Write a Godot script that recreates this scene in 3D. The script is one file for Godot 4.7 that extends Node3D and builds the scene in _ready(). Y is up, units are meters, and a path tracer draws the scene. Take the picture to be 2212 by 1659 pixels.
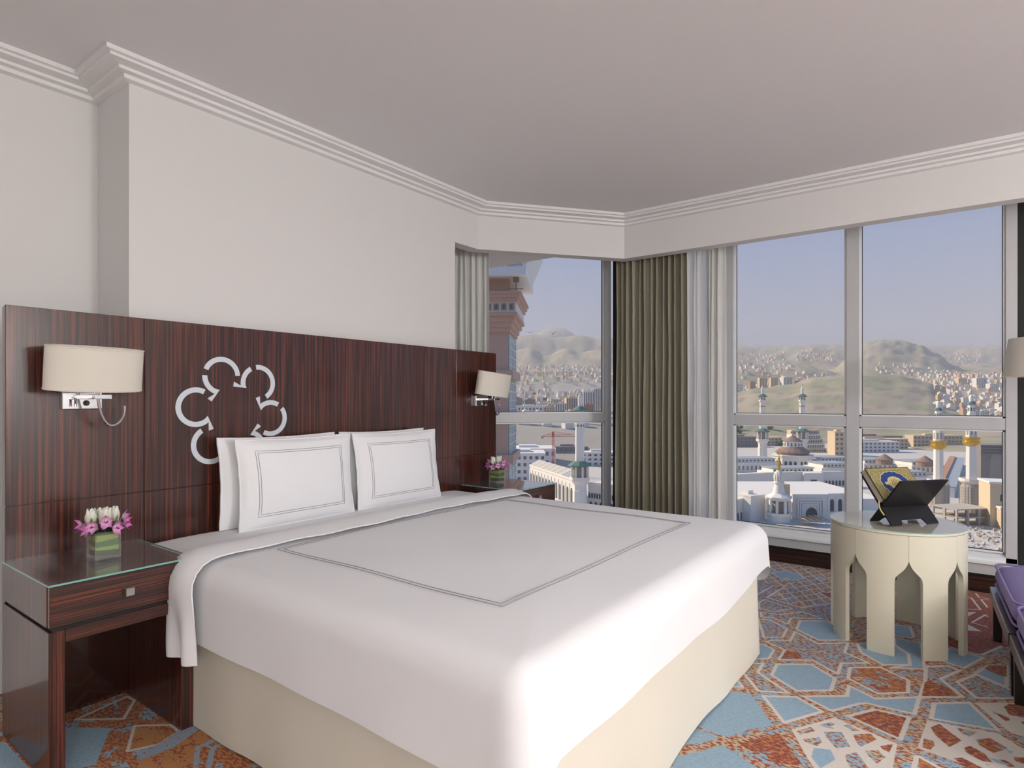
extends Node3D
# Hotel bedroom with a corner window above a city. x runs from the headboard wall into the room, -z runs along that wall to the windows, y is up, metres.

class MB:
	# collects triangles; quads are given counter-clockwise as seen from outside
	var v := PackedVector3Array()
	var n := PackedVector3Array()
	var u := PackedVector2Array()
	var c := PackedColorArray()
	var ix := PackedInt32Array()
	var t := Transform3D()
	var swap := false
	var flip := false
	var col := Color.WHITE
	func vert(p: Vector3, nn: Vector3, uv: Vector2) -> int:
		v.append(t * p)
		n.append((t.basis * nn).normalized())
		u.append(Vector2(uv.y, uv.x) if swap else uv)
		c.append(col)
		return v.size() - 1
	func face(a: int, b: int, d: int) -> void:
		ix.append_array(PackedInt32Array([a, d, b]))
	func pl(p: Vector3, nn: Vector3) -> Vector2:
		var a := nn.abs()
		if a.y > a.x and a.y > a.z:
			return Vector2(p.z, p.x)
		return Vector2(p.z, p.y) if a.x > a.z else Vector2(p.x, p.y)
	func poly(ps: Array) -> void:
		var nn: Vector3 = (ps[1] - ps[0]).cross(ps[2] - ps[0]).normalized()
		var k := v.size()
		for p in ps:
			vert(p, nn, pl(p, nn))
		for i in range(1, ps.size() - 1):
			face(k, k + i, k + i + 1)
	func box(ce: Vector3, s: Vector3, b := 0.0) -> void:
		var h := s * 0.5
		b = minf(b, minf(h.x, minf(h.y, h.z)) * 0.9)
		for ax in 3:
			var e1 := Vector3.ZERO
			var e2 := Vector3.ZERO
			var e0 := Vector3.ZERO
			e0[ax] = 1.0
			e1[(ax + 1) % 3] = 1.0
			e2[(ax + 2) % 3] = 1.0
			var h0: float = h[ax]
			var h1: float = h[(ax + 1) % 3] - b
			var h2: float = h[(ax + 2) % 3] - b
			for sg in [1.0, -1.0]:
				var o: Vector3 = ce + e0 * h0 * sg
				var f: Vector3 = e1 * h1
				var g: Vector3 = e2 * h2 * sg
				poly([o - f - g, o + f - g, o + f + g, o - f + g])
			if b > 0.0:
				# four bevel strips along e0
				for s1 in [1.0, -1.0]:
					for s2 in [1.0, -1.0]:
						var p1: Vector3 = ce + e1 * (h1 + b) * s1 + e2 * h2 * s2
						var p2: Vector3 = ce + e1 * h1 * s1 + e2 * (h2 + b) * s2
						var l: Vector3 = e0 * (h0 - b)
						if s1 * s2 > 0.0:
							poly([p1 + l, p1 - l, p2 - l, p2 + l])
						else:
							poly([p1 - l, p1 + l, p2 + l, p2 - l])
		if b > 0.0:
			for sx in [1.0, -1.0]:
				for sy in [1.0, -1.0]:
					for sz in [1.0, -1.0]:
						var px: Vector3 = ce + Vector3(h.x * sx, (h.y - b) * sy, (h.z - b) * sz)
						var py: Vector3 = ce + Vector3((h.x - b) * sx, h.y * sy, (h.z - b) * sz)
						var pz: Vector3 = ce + Vector3((h.x - b) * sx, (h.y - b) * sy, h.z * sz)
						if sx * sy * sz > 0.0:
							poly([px, py, pz])
						else:
							poly([px, pz, py])
	func span(a: Vector3, b: Vector3, bev := 0.0) -> void:
		box((a + b) * 0.5, (b - a).abs(), bev)
	func grid(p: PackedVector3Array, nu: int, nv: int, wrap_v := false, uvs := PackedVector2Array()) -> void:
		# p[i * nv + j]; outside is du x dv
		var nr := PackedVector3Array()
		nr.resize(nu * nv)
		for i in nu - 1:
			for j in (nv if wrap_v else nv - 1):
				var j2 := (j + 1) % nv
				var a := i * nv + j
				var b := (i + 1) * nv + j
				var d := (i + 1) * nv + j2
				var e := i * nv + j2
				var f := (p[d] - p[a]).cross(p[e] - p[b])
				if flip:
					f = -f
				nr[a] += f
				nr[b] += f
				nr[d] += f
				nr[e] += f
		var k := v.size()
		for i in nu * nv:
			var uv := uvs[i] if uvs.size() else Vector2(float(i % nv) / (nv - 1), float(i / nv) / (nu - 1))
			vert(p[i], nr[i].normalized() if nr[i].length_squared() > 0.0 else Vector3.UP, uv)
		for i in nu - 1:
			for j in (nv if wrap_v else nv - 1):
				var j2 := (j + 1) % nv
				var a := k + i * nv + j
				var b := k + (i + 1) * nv + j
				var d := k + (i + 1) * nv + j2
				var e := k + i * nv + j2
				face(a, d if flip else b, b if flip else d)
				face(a, e if flip else d, d if flip else e)
	func sheet(p: PackedVector3Array, nu: int, nv: int, th: float) -> void:
		# a grid with thickness th behind it
		grid(p, nu, nv)
		var m0 := v.size() - nu * nv
		var q := PackedVector3Array()
		q.resize(nu * nv)
		var inv := t.affine_inverse()
		for i in nu:
			for j in nv:
				var k := m0 + i * nv + j
				q[i * nv + (nv - 1 - j)] = inv * v[k] - (inv.basis * n[k]).normalized() * th
		grid(q, nu, nv)
		var m1 := v.size() - nu * nv
		for i in nu - 1:
			for e in [0, nv - 1]:
				var a := inv * v[m0 + i * nv + e]
				var b := inv * v[m0 + (i + 1) * nv + e]
				var a2 := inv * v[m1 + i * nv + (nv - 1 - e)]
				var b2 := inv * v[m1 + (i + 1) * nv + (nv - 1 - e)]
				if e == 0:
					poly([a, a2, b2, b])
				else:
					poly([a, b, b2, a2])
		for j in nv - 1:
			for e in [0, nu - 1]:
				var a := inv * v[m0 + e * nv + j]
				var b := inv * v[m0 + e * nv + j + 1]
				var a2 := inv * v[m1 + e * nv + nv - 1 - j]
				var b2 := inv * v[m1 + e * nv + nv - 2 - j]
				if e == 0:
					poly([a, b, b2, a2])
				else:
					poly([a, a2, b2, b])
	func lathe(prof: Array, seg: int, o := Vector3.ZERO, sx := 1.0, sz := 1.0) -> void:
		# prof from bottom to top, Vector2(radius, y)
		var p := PackedVector3Array()
		for q in prof:
			for j in seg:
				var a := TAU * j / seg
				p.append(o + Vector3(q.x * cos(a) * sx, q.y, q.x * sin(a) * sz))
		grid(p, prof.size(), seg, true)
	func ring(prof: Array, seg: int, o := Vector3.ZERO) -> void:
		# the same with flat facets and hard edges
		for i in prof.size() - 1:
			for j in seg:
				var a := TAU * (j + 0.5) / seg
				var b := TAU * (j + 1.5) / seg
				var p0: Vector2 = prof[i]
				var p1: Vector2 = prof[i + 1]
				var ps := []
				if p0.x > 0.0:
					ps.append(o + Vector3(p0.x * sin(a), p0.y, p0.x * cos(a)))
				ps.append(o + Vector3(p0.x * sin(b), p0.y, p0.x * cos(b)))
				ps.append(o + Vector3(p1.x * sin(b), p1.y, p1.x * cos(b)))
				if p1.x > 0.0:
					ps.append(o + Vector3(p1.x * sin(a), p1.y, p1.x * cos(a)))
				if ps.size() > 2:
					poly(ps)
	func tube(path: Array, r: Variant, seg := 8, caps := true) -> void:
		var p := PackedVector3Array()
		var ref := Vector3.UP
		var d0: Vector3 = (path[1] - path[0]).normalized()
		if absf(d0.dot(ref)) > 0.9:
			ref = Vector3.RIGHT
		for i in path.size():
			var d: Vector3 = (path[mini(i + 1, path.size() - 1)] - path[maxi(i - 1, 0)]).normalized()
			var s := d.cross(ref).normalized()
			ref = s.cross(d).normalized()
			var rr: float = r[i] if r is Array else r
			for j in seg:
				var a := TAU * j / seg
				p.append(path[i] + (s * cos(a) + ref * sin(a)) * rr)
		grid(p, path.size(), seg, true)
		# outward check: flip if needed
		var k := v.size() - path.size() * seg
		var inv := t.affine_inverse()
		if (inv.basis * n[k]).dot(p[0] - path[0]) < 0.0:
			for i in range(k, v.size()):
				n[i] = -n[i]
			var cnt: int = (path.size() - 1) * seg * 6
			for i in range(ix.size() - cnt, ix.size(), 3):
				var tmp := ix[i + 1]
				ix[i + 1] = ix[i + 2]
				ix[i + 2] = tmp
		if caps:
			for e in [0, path.size() - 1]:
				var ps := []
				for j in seg:
					ps.append(p[e * seg + j])
				var nn: Vector3 = (ps[1] - ps[0]).cross(ps[2] - ps[0])
				var out: Vector3 = path[0] - path[1] if e == 0 else path[e] - path[e - 1]
				if nn.dot(out) < 0.0:
					ps.reverse()
				poly(ps)
	func prism(pts: PackedVector2Array, z0: float, z1: float) -> void:
		# polygon in x, y extruded from z0 to z1 (z0 < z1)
		var ps := pts
		if Geometry2D.is_polygon_clockwise(ps):
			ps = ps.duplicate()
			ps.reverse()
		var area := 0.0
		for i in ps.size():
			area += ps[i].cross(ps[(i + 1) % ps.size()])
		if area < 0.0:
			ps = ps.duplicate()
			ps.reverse()
		var tr := Geometry2D.triangulate_polygon(ps)
		for side in 2:
			var z := z1 if side == 0 else z0
			var nn := Vector3(0, 0, 1 if side == 0 else -1)
			var k := v.size()
			for p in ps:
				vert(Vector3(p.x, p.y, z), nn, p)
			for i in range(0, tr.size(), 3):
				var a := tr[i]
				var b := tr[i + 1]
				var d := tr[i + 2]
				if ((ps[b] - ps[a]).cross(ps[d] - ps[a]) > 0.0) == (side == 0):
					face(k + a, k + b, k + d)
				else:
					face(k + a, k + d, k + b)
		for i in ps.size():
			var a := ps[i]
			var b := ps[(i + 1) % ps.size()]
			poly([Vector3(a.x, a.y, z0), Vector3(b.x, b.y, z0), Vector3(b.x, b.y, z1), Vector3(a.x, a.y, z1)])
	func spow(x: float, k: float) -> float:
		return signf(x) * pow(absf(x), k)
	func cushion(s: Vector3, e := 0.35, nu := 24, nv := 32, bulge := 0.0) -> void:
		# superellipsoid with square sides, centred on the origin
		var p := PackedVector3Array()
		for i in nu:
			var la := -PI / 2 + PI * i / (nu - 1)
			for j in nv:
				var lo := TAU * j / nv
				var q := Vector3(spow(cos(la), 0.5) * spow(cos(lo), e), spow(sin(la), 0.8), spow(cos(la), 0.5) * spow(sin(lo), e))
				q.y *= 1.0 + bulge * (1.0 - q.x * q.x) * (1.0 - q.z * q.z)
				p.append(q * s * 0.5)
		grid(p, nu, nv, true)
	func mesh() -> ArrayMesh:
		var a := []
		a.resize(Mesh.ARRAY_MAX)
		a[Mesh.ARRAY_VERTEX] = v
		a[Mesh.ARRAY_NORMAL] = n
		a[Mesh.ARRAY_TEX_UV] = u
		a[Mesh.ARRAY_COLOR] = c
		a[Mesh.ARRAY_INDEX] = ix
		var m := ArrayMesh.new()
		m.add_surface_from_arrays(Mesh.PRIMITIVE_TRIANGLES, a)
		return m

var used := {}
var M := {}
var rng := RandomNumberGenerator.new()

func numbered(called: String) -> String:
	used[called] = used.get(called, -1) + 1
	return called if used[called] == 0 else "%s_%03d" % [called, used[called]]

func obj(called: String, m: Variant, material: Material, parent: Node = self, at := Transform3D()) -> MeshInstance3D:
	var o := MeshInstance3D.new()
	o.name = numbered(called) if parent == self else called
	o.mesh = m.mesh() if m is MB else m
	o.material_override = material
	o.transform = at
	parent.add_child(o, true)
	return o

func tag(o: Node, label: String, category: String, group := "") -> Node:
	o.set_meta("label", label)
	o.set_meta("category", category)
	if group:
		o.set_meta("group", group)
	return o

func thing(called: String, label: String, category: String, at := Vector3.ZERO, turn := 0.0, group := "") -> Node3D:
	var o := Node3D.new()
	o.name = numbered(called)
	add_child(o)
	o.position = at
	o.rotation.y = turn
	tag(o, label, category, group)
	return o

func struct(called: String, m: Variant, material: Material, parent: Node = self) -> MeshInstance3D:
	var o := obj(called, m, material, parent)
	if parent == self:
		o.set_meta("kind", "structure")
	return o

func dup(src: Node3D, label := "") -> Node3D:
	var o: Node3D = src.duplicate()
	o.name = numbered(String(src.name).rstrip("0123456789").rstrip("_"))
	add_child(o)
	if label:
		o.set_meta("label", label)
	return o

func mat(r: int, g: int, b: int, rough := 0.8, metal := 0.0) -> StandardMaterial3D:
	var m := StandardMaterial3D.new()
	m.albedo_color = Color8(r, g, b)
	m.roughness = rough
	m.metallic = metal
	return m

func noise(kind: int, freq: float, oct: int, sd: int) -> FastNoiseLite:
	var f := FastNoiseLite.new()
	f.noise_type = kind
	f.frequency = freq
	f.fractal_octaves = oct
	f.seed = sd
	return f

func wood_texture(dark: Color, mid: Color, red: Color, sd: int) -> ImageTexture:
	# straight-grained veneer: streaks run along v
	var w := 1024
	var h := 128
	var im := Image.create(w, h, false, Image.FORMAT_RGB8)
	var f := noise(FastNoiseLite.TYPE_SIMPLEX, 1.0, 1, sd)
	for x in w:
		var a := TAU * x / w
		for y in h:
			var b := TAU * y / h
			var cx := cos(a) * 6.0
			var sx := sin(a) * 6.0
			var k := f.get_noise_3d(cx * 7.0, sx * 7.0, cos(b) * 0.9) * 0.5
			k += f.get_noise_3d(cx * 2.0 + 31.0, sx * 2.0, sin(b) * 0.5) * 0.45
			k += f.get_noise_3d(cx * 24.0, sx * 24.0 + 9.0, cos(b + 0.7) * 1.6) * 0.35
			var s := clampf(0.5 + k, 0.0, 1.0)
			var c := dark.lerp(mid, smoothstep(0.15, 0.6, s)).lerp(red, smoothstep(0.62, 0.95, s))
			im.set_pixel(x, y, c)
	im.generate_mipmaps()
	return ImageTexture.create_from_image(im)

func materials() -> void:
	var tx := wood_texture(Color8(44, 27, 23), Color8(72, 36, 29), Color8(112, 54, 40), 3)
	M.wood = mat(255, 255, 255, 0.28)
	M.wood.albedo_texture = tx
	M.wood.uv1_scale = Vector3(0.9, 0.42, 1)
	M.wood.clearcoat_enabled = true
	M.wood.clearcoat = 0.5
	M.wood.clearcoat_roughness = 0.06
	M.wood_dark = mat(255, 255, 255, 0.35)
	M.wood_dark.albedo_texture = wood_texture(Color8(30, 17, 14), Color8(48, 27, 20), Color8(74, 40, 27), 8)
	M.wood_dark.uv1_scale = Vector3(1.1, 0.35, 1)
	M.lacquer = mat(46, 22, 18, 0.2)
	M.lacquer.clearcoat_enabled = true
	M.lacquer.clearcoat = 0.8
	M.lacquer.clearcoat_roughness = 0.04
	M.dark = mat(16, 10, 9, 0.5)
	M.wall = mat(222, 221, 220, 0.9)
	M.ceil = mat(228, 228, 229, 0.95)
	M.crown = mat(232, 232, 232, 0.7)
	M.frame = mat(196, 197, 199, 0.35)
	M.frame_white = mat(236, 238, 240, 0.45)
	M.gasket = mat(24, 24, 24, 0.6)
	M.glass = mat(255, 255, 255, 0.0)
	M.glass.transparency = BaseMaterial3D.TRANSPARENCY_ALPHA
	M.glass.albedo_color.a = 0.03
	M.glass.metallic_specular = 0.55
	M.window_glass = M.glass.duplicate()
	M.window_glass.metallic_specular = 0.12
	M.edge_glass = mat(150, 215, 205, 0.08)
	M.edge_glass.transparency = BaseMaterial3D.TRANSPARENCY_ALPHA
	M.edge_glass.albedo_color.a = 0.55
	M.bulb = mat(250, 244, 230, 0.5)
	M.vase_glass = mat(235, 245, 240, 0.0)
	M.vase_glass.transparency = BaseMaterial3D.TRANSPARENCY_ALPHA
	M.vase_glass.albedo_color.a = 0.04
	M.leaf_dark = mat(30, 62, 26, 0.45)
	M.leaf_mid = mat(62, 104, 44, 0.45)
	M.leaf_light = mat(140, 160, 62, 0.45)
	M.petal = mat(255, 255, 255, 0.6)
	M.petal.vertex_color_use_as_albedo = true
	M.petal.backlight_enabled = true
	M.petal.backlight = Color(0.3, 0.3, 0.3)
	M.sheer_thick = mat(228, 228, 225, 0.9)
	M.sheer_thick.backlight_enabled = true
	M.sheer_thick.backlight = Color(0.7, 0.7, 0.7)
	M.book_dark = mat(26, 30, 34, 0.5)
	M.pages = mat(196, 184, 166, 0.8)
	M.ribbon = mat(196, 184, 110, 0.6)
	M.rail = mat(60, 46, 38, 0.18)
	M.rail.clearcoat_enabled = true
	M.rail.clearcoat = 1.0
	M.bay_glass = mat(150, 172, 168, 0.15)
	M.gallery_glass = mat(206, 216, 220, 0.2)
	M.tan_grey = mat(196, 188, 172, 0.6)
	M.linen = mat(238, 238, 241, 0.85)
	M.linen.rim_enabled = true
	M.linen.rim = 0.3
	M.stitch = mat(150, 150, 153, 0.8)
	M.skirt = mat(226, 220, 206, 0.85)
	M.chrome = mat(225, 225, 228, 0.08, 1.0)
	M.steel = mat(190, 188, 184, 0.3, 1.0)
	M.black = mat(22, 22, 24, 0.35)
	M.shade = mat(232, 226, 214, 0.9)
	M.shade.backlight_enabled = true
	M.shade.backlight = Color(0.4, 0.38, 0.33)
	M.cream = mat(218, 213, 192, 0.35)
	M.cream.clearcoat_enabled = true
	M.cream.clearcoat = 0.3
	M.drape = mat(158, 153, 135, 0.75)
	M.drape.rim_enabled = true
	M.drape.rim = 0.4
	M.sheer = mat(240, 240, 238, 0.9)
	M.sheer.backlight_enabled = true
	M.sheer.backlight = Color(0.9, 0.9, 0.9)
	M.sheer.transparency = BaseMaterial3D.TRANSPARENCY_ALPHA
	M.sheer.albedo_color.a = 0.72
	M.purple = mat(120, 104, 158, 0.6)
	M.purple.rim_enabled = true
	M.purple.rim = 0.6
	M.leg_black = mat(30, 24, 22, 0.3)

func added_fill_panel(x: float, z: float, w: float, d: float, e: float, label: String) -> void:  # fill light added out of view, built as a ceiling panel
	var lamp := thing("added_ceiling_fill", label, "added fill light", Vector3(x, 2.645, z))
	var fr := MB.new()
	for s in [-1.0, 1.0]:
		fr.box(Vector3(s * (w / 2 + 0.015), -0.02, 0), Vector3(0.03, 0.04, d + 0.06), 0.004)
		fr.box(Vector3(0, -0.02, s * (d / 2 + 0.015)), Vector3(w, 0.04, 0.03), 0.004)
	obj("frame", fr, M.frame_white, lamp)
	var pn := MB.new()
	pn.box(Vector3(0, -0.012, 0), Vector3(w, 0.014, d))
	var pm := mat(255, 250, 242, 0.9)
	pm.emission_enabled = true
	pm.emission = Color(1.0, 0.995, 0.99)
	pm.emission_energy_multiplier = 1.2
	obj("fill_panel", pn, pm, lamp)
	var l := AreaLight3D.new()
	l.name = "fill_light"
	l.area_size = Vector2(w * 0.98, d * 0.98)
	l.light_energy = e
	l.light_color = Color(1.0, 0.995, 0.99)
	l.rotation.x = -PI / 2
	l.position.y = -0.03
	l.shadow_enabled = true
	l.area_range = 20.0
	lamp.add_child(l)

func added_fill_globe(at: Vector3, e: float, label: String) -> void:  # fill light added out of view, built as a globe on a stand
	var lamp := thing("added_fill_globe", label, "floor lamp", Vector3(at.x, 0, at.z))
	var m := MB.new()
	m.lathe([Vector2(0.0, 0.0), Vector2(0.16, 0.0), Vector2(0.16, 0.02), Vector2(0.02, 0.03), Vector2(0.012, 0.06), Vector2(0.012, at.y - 0.19), Vector2(0.0, at.y - 0.19)], 24)
	obj("stand", m, M.steel, lamp)
	m = MB.new()
	m.lathe(range(17).map(func(i): return Vector2(0.2 * sin(PI * i / 16.0), -0.2 * cos(PI * i / 16.0))), 32, Vector3(0, at.y, 0))
	var gm := mat(255, 252, 248, 0.6)
	gm.emission_enabled = true
	gm.emission = Color(1.0, 0.995, 0.985)
	gm.emission_energy_multiplier = 1.5
	obj("fill_globe", m, gm, lamp)
	var l := OmniLight3D.new()
	l.name = "fill_light"
	l.light_energy = e
	l.light_color = Color(1.0, 0.995, 0.985)
	l.light_size = 0.18
	l.omni_range = 20.0
	l.omni_attenuation = 2.0
	l.shadow_enabled = true
	l.position.y = at.y
	lamp.add_child(l)

func _ready() -> void:
	rng.seed = 7
	# camera
	var cam := Camera3D.new()
	cam.name = "camera"
	cam.projection = Camera3D.PROJECTION_FRUSTUM
	cam.near = 0.05
	cam.far = 30000.0
	cam.size = 1659.0 / 1307.5 * 0.05
	cam.frustum_offset = Vector2(0, 34.5 / 1307.5 * 0.05)
	cam.position = Vector3(0, 1.22, 0)
	cam.rotation.y = deg_to_rad(36.712)
	add_child(cam)
	cam.current = true
	# sky, sun, exposure
	var env := Environment.new()
	env.background_mode = Environment.BG_SKY
	var sky := Sky.new()
	var sm := ProceduralSkyMaterial.new()
	sm.sky_top_color = Color8(100, 158, 236)
	sm.sky_horizon_color = Color8(188, 194, 208)
	sm.sky_curve = 0.2
	sm.ground_bottom_color = Color8(150, 140, 125)
	sm.ground_horizon_color = Color8(188, 190, 198)
	sm.sun_angle_max = 1.0
	sm.sky_energy_multiplier = 0.88
	sky.sky_material = sm
	env.sky = sky
	env.tonemap_mode = Environment.TONE_MAPPER_LINEAR
	env.tonemap_exposure = 1.0
	env.sdfgi_enabled = true
	env.ssao_enabled = true
	env.ssil_enabled = true
	env.volumetric_fog_enabled = true
	env.volumetric_fog_density = 0.0
	var we := WorldEnvironment.new()
	we.name = "world"
	we.environment = env
	add_child(we)
	var sun := DirectionalLight3D.new()
	sun.name = "sun"
	sun.light_energy = 2.2
	sun.light_color = Color(1.0, 0.93, 0.83)
	sun.light_angular_distance = 0.6
	sun.shadow_enabled = true
	sun.rotation = Vector3(deg_to_rad(-33), deg_to_rad(-88), 0)
	add_child(sun)
	materials()
	added_fill_panel(1.9, -1.0, 1.5, 1.5, 2.2, "added unseen fill panel on the ceiling beside the foot of the bed")
	added_fill_globe(Vector3(3.7, 1.75, -1.6), 4.6, "added unseen fill globe on a stand by the right-hand wall")
	added_fill_globe(Vector3(2.6, 1.75, 1.5), 3.0, "added unseen fill globe on a stand in the corner behind the camera")
	room()
	furniture()
	city()

func extrude_path(path: Array, prof: Array, y0: float) -> MB:
	# prof: Vector2(distance from the wall into the room, height below y0), path in plan with the room on its right-hand side, mitred
	var m := MB.new()
	var rings := []
	for i in path.size():
		var p: Vector2 = path[i]
		var d0: Vector2 = (p - path[i - 1]).normalized() if i > 0 else (path[1] - p).normalized()
		var d1: Vector2 = (path[i + 1] - p).normalized() if i < path.size() - 1 else d0
		var n0 := Vector2(-d0.y, d0.x)
		var n1 := Vector2(-d1.y, d1.x)
		var mit := (n0 + n1) / (1.0 + n0.dot(n1))
		var r := []
		for q in prof:
			r.append(Vector3(p.x + mit.x * q.x, y0 - q.y, p.y + mit.y * q.x))
		rings.append(r)
	for i in path.size() - 1:
		for j in prof.size() - 1:
			m.poly([rings[i][j + 1], rings[i + 1][j + 1], rings[i + 1][j], rings[i][j]])
	return m

func room() -> void:
	var H := 2.645
	# floor slab with the carpet
	var m := MB.new()
	m.swap = true
	m.poly([Vector3(-4.2, 0, 2.6), Vector3(4.6, 0, 2.6), Vector3(4.6, 0, -4.95), Vector3(-4.2, 0, -4.95)])
	m.span(Vector3(-4.2, -0.25, -4.95), Vector3(4.6, -0.001, 2.6))
	struct("floor", m, carpet())
	m = MB.new()
	m.span(Vector3(-4.2, H, -5.1), Vector3(4.7, H + 0.25, 2.7))
	struct("ceiling", m, M.ceil)
	m = MB.new()
	m.span(Vector3(-3.45, 0, -1.096), Vector3(-3.2, H, 2.6))
	m.span(Vector3(-3.45, 0, -3.0), Vector3(-2.86, H, -1.096))
	m.span(Vector3(-4.2, 0, -3.167), Vector3(-2.86, H, -3.0))
	struct("wall_left", m, M.wall)
	m = MB.new()
	m.span(Vector3(4.5, 0, -4.95), Vector3(4.7, H, 2.6))
	struct("wall_right", m, M.wall)
	m = MB.new()
	m.span(Vector3(-3.45, 0, 2.5), Vector3(4.7, H, 2.7))
	struct("wall_back", m, M.wall)
	# bulkhead that hides the curtain pocket: along the left wall, across the corner, along the windows
	m = MB.new()
	var inn := [Vector2(-2.86, -3.167), Vector2(-2.86, -3.412), Vector2(-2.132, -4.333), Vector2(4.5, -4.333)]
	var outl := []
	for i in 4:
		var d0: Vector2 = (inn[i] - inn[i - 1]).normalized() if i > 0 else (inn[1] - inn[0]).normalized()
		var d1: Vector2 = (inn[i + 1] - inn[i]).normalized() if i < 3 else d0
		var n0 := Vector2(d0.y, -d0.x)
		var n1 := Vector2(d1.y, -d1.x)
		outl.append(inn[i] + (n0 + n1) / (1.0 + n0.dot(n1)) * 0.1)
	var yb := 2.328
	for i in 3:
		var a: Vector2 = inn[i]
		var b: Vector2 = inn[i + 1]
		var c: Vector2 = outl[i]
		var d: Vector2 = outl[i + 1]
		m.poly([Vector3(a.x, yb, a.y), Vector3(b.x, yb, b.y), Vector3(b.x, H, b.y), Vector3(a.x, H, a.y)])
		m.poly([Vector3(d.x, yb, d.y), Vector3(c.x, yb, c.y), Vector3(c.x, H, c.y), Vector3(d.x, H, d.y)])
		m.poly([Vector3(b.x, yb, b.y), Vector3(a.x, yb, a.y), Vector3(c.x, yb, c.y), Vector3(d.x, yb, d.y)])
	struct("wall_front", m, M.wall)
	# crown moulding in four steps
	var prof := [Vector2(0.13, 0), Vector2(0.13, 0.018), Vector2(0.112, 0.02), Vector2(0.112, 0.031), Vector2(0.06, 0.034), Vector2(0.06, 0.047), Vector2(0.03, 0.049), Vector2(0.03, 0.066), Vector2(0.0, 0.07)]
	struct("trim_1", extrude_path([Vector2(-3.2, 2.5), Vector2(-3.2, -1.096), Vector2(-2.86, -1.096), Vector2(-2.86, -3.412), Vector2(-2.132, -4.333), Vector2(4.5, -4.333), Vector2(4.5, 2.5)], prof, H), M.crown)
	windows(H)

func window_run(called: String, at: Transform3D, x0: float, x1: float, mullions: Array, H: float) -> void:
	# local: x along the window, z out of the room is negative, front face at z = 0
	var w := Node3D.new()
	w.name = called
	add_child(w)
	w.transform = at
	w.set_meta("kind", "structure")
	var ms := [x0 + 0.03] + mullions + [x1 - 0.03]
	for i in ms.size():
		var hw := 0.03 if i == 0 or i == ms.size() - 1 else 0.041
		var m := MB.new()
		m.box(Vector3(ms[i], (H + 0.2) / 2, -0.035), Vector3(hw * 2, H - 0.2, 0.07), 0.003)
		obj("mullion", m, M.frame, w)
	for i in ms.size() - 1:
		var a: float = ms[i] + (0.03 if i == 0 else 0.041)
		var b: float = ms[i + 1] - (0.03 if i == ms.size() - 2 else 0.041)
		var m := MB.new()
		m.span(Vector3(a, 1.03, -0.06), Vector3(b, 1.106, -0.002), 0.003)
		obj("transom", m, M.frame, w)
		# slim white glazing beads round each pane
		for yy in [[0.257, 1.03], [1.106, H]]:
			m = MB.new()
			m.span(Vector3(a, yy[0], -0.05), Vector3(a + 0.012, yy[1], -0.016))
			m.span(Vector3(b - 0.012, yy[0], -0.05), Vector3(b, yy[1], -0.016))
			m.span(Vector3(a, yy[0], -0.05), Vector3(b, yy[0] + 0.01, -0.016))
			m.span(Vector3(a, yy[1] - 0.01, -0.05), Vector3(b, yy[1], -0.016))
			obj("glazing_bead", m, M.frame_white, w)
			m = MB.new()
			m.span(Vector3(a + 0.01, yy[0] + 0.008, -0.044), Vector3(a + 0.016, yy[1] - 0.008, -0.038))
			m.span(Vector3(b - 0.016, yy[0] + 0.008, -0.044), Vector3(b - 0.01, yy[1] - 0.008, -0.038))
			m.span(Vector3(a + 0.01, yy[0] + 0.008, -0.044), Vector3(b - 0.01, yy[0] + 0.014, -0.038))
			obj("seal", m, M.gasket, w)
			m = MB.new()
			m.poly([Vector3(a, yy[0], -0.04), Vector3(b, yy[0], -0.04), Vector3(b, yy[1], -0.04), Vector3(a, yy[1], -0.04)])
			obj("pane", m, M.window_glass, w)
	# bottom rail with a sloping white bead, ledge and apron
	var m := MB.new()
	m.poly([Vector3(x0, 0.235, 0.0), Vector3(x1, 0.235, 0.0), Vector3(x1, 0.257, -0.04), Vector3(x0, 0.257, -0.04)])
	m.span(Vector3(x0, 0.2, -0.06), Vector3(x1, 0.235, 0.0))
	obj("bottom_rail", m, M.frame_white, w)
	m = MB.new()
	m.span(Vector3(x0, 0.185, -0.06), Vector3(x1, 0.205, 0.03), 0.004)
	obj("ledge", m, M.frame_white, w)
	m = MB.new()
	m.span(Vector3(x0, 0.12, -0.06), Vector3(x1, 0.186, 0.012))
	obj("apron", m, M.frame, w)
	m = MB.new()
	m.span(Vector3(x0, 0.1, -0.06), Vector3(x1, 0.121, -0.004))
	obj("shadow_gap", m, M.gasket, w)
	m = MB.new()
	m.span(Vector3(x0, -0.25, -0.12), Vector3(x1, 0.2, -0.06))
	obj("sill_wall", m, M.frame, w)

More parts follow.
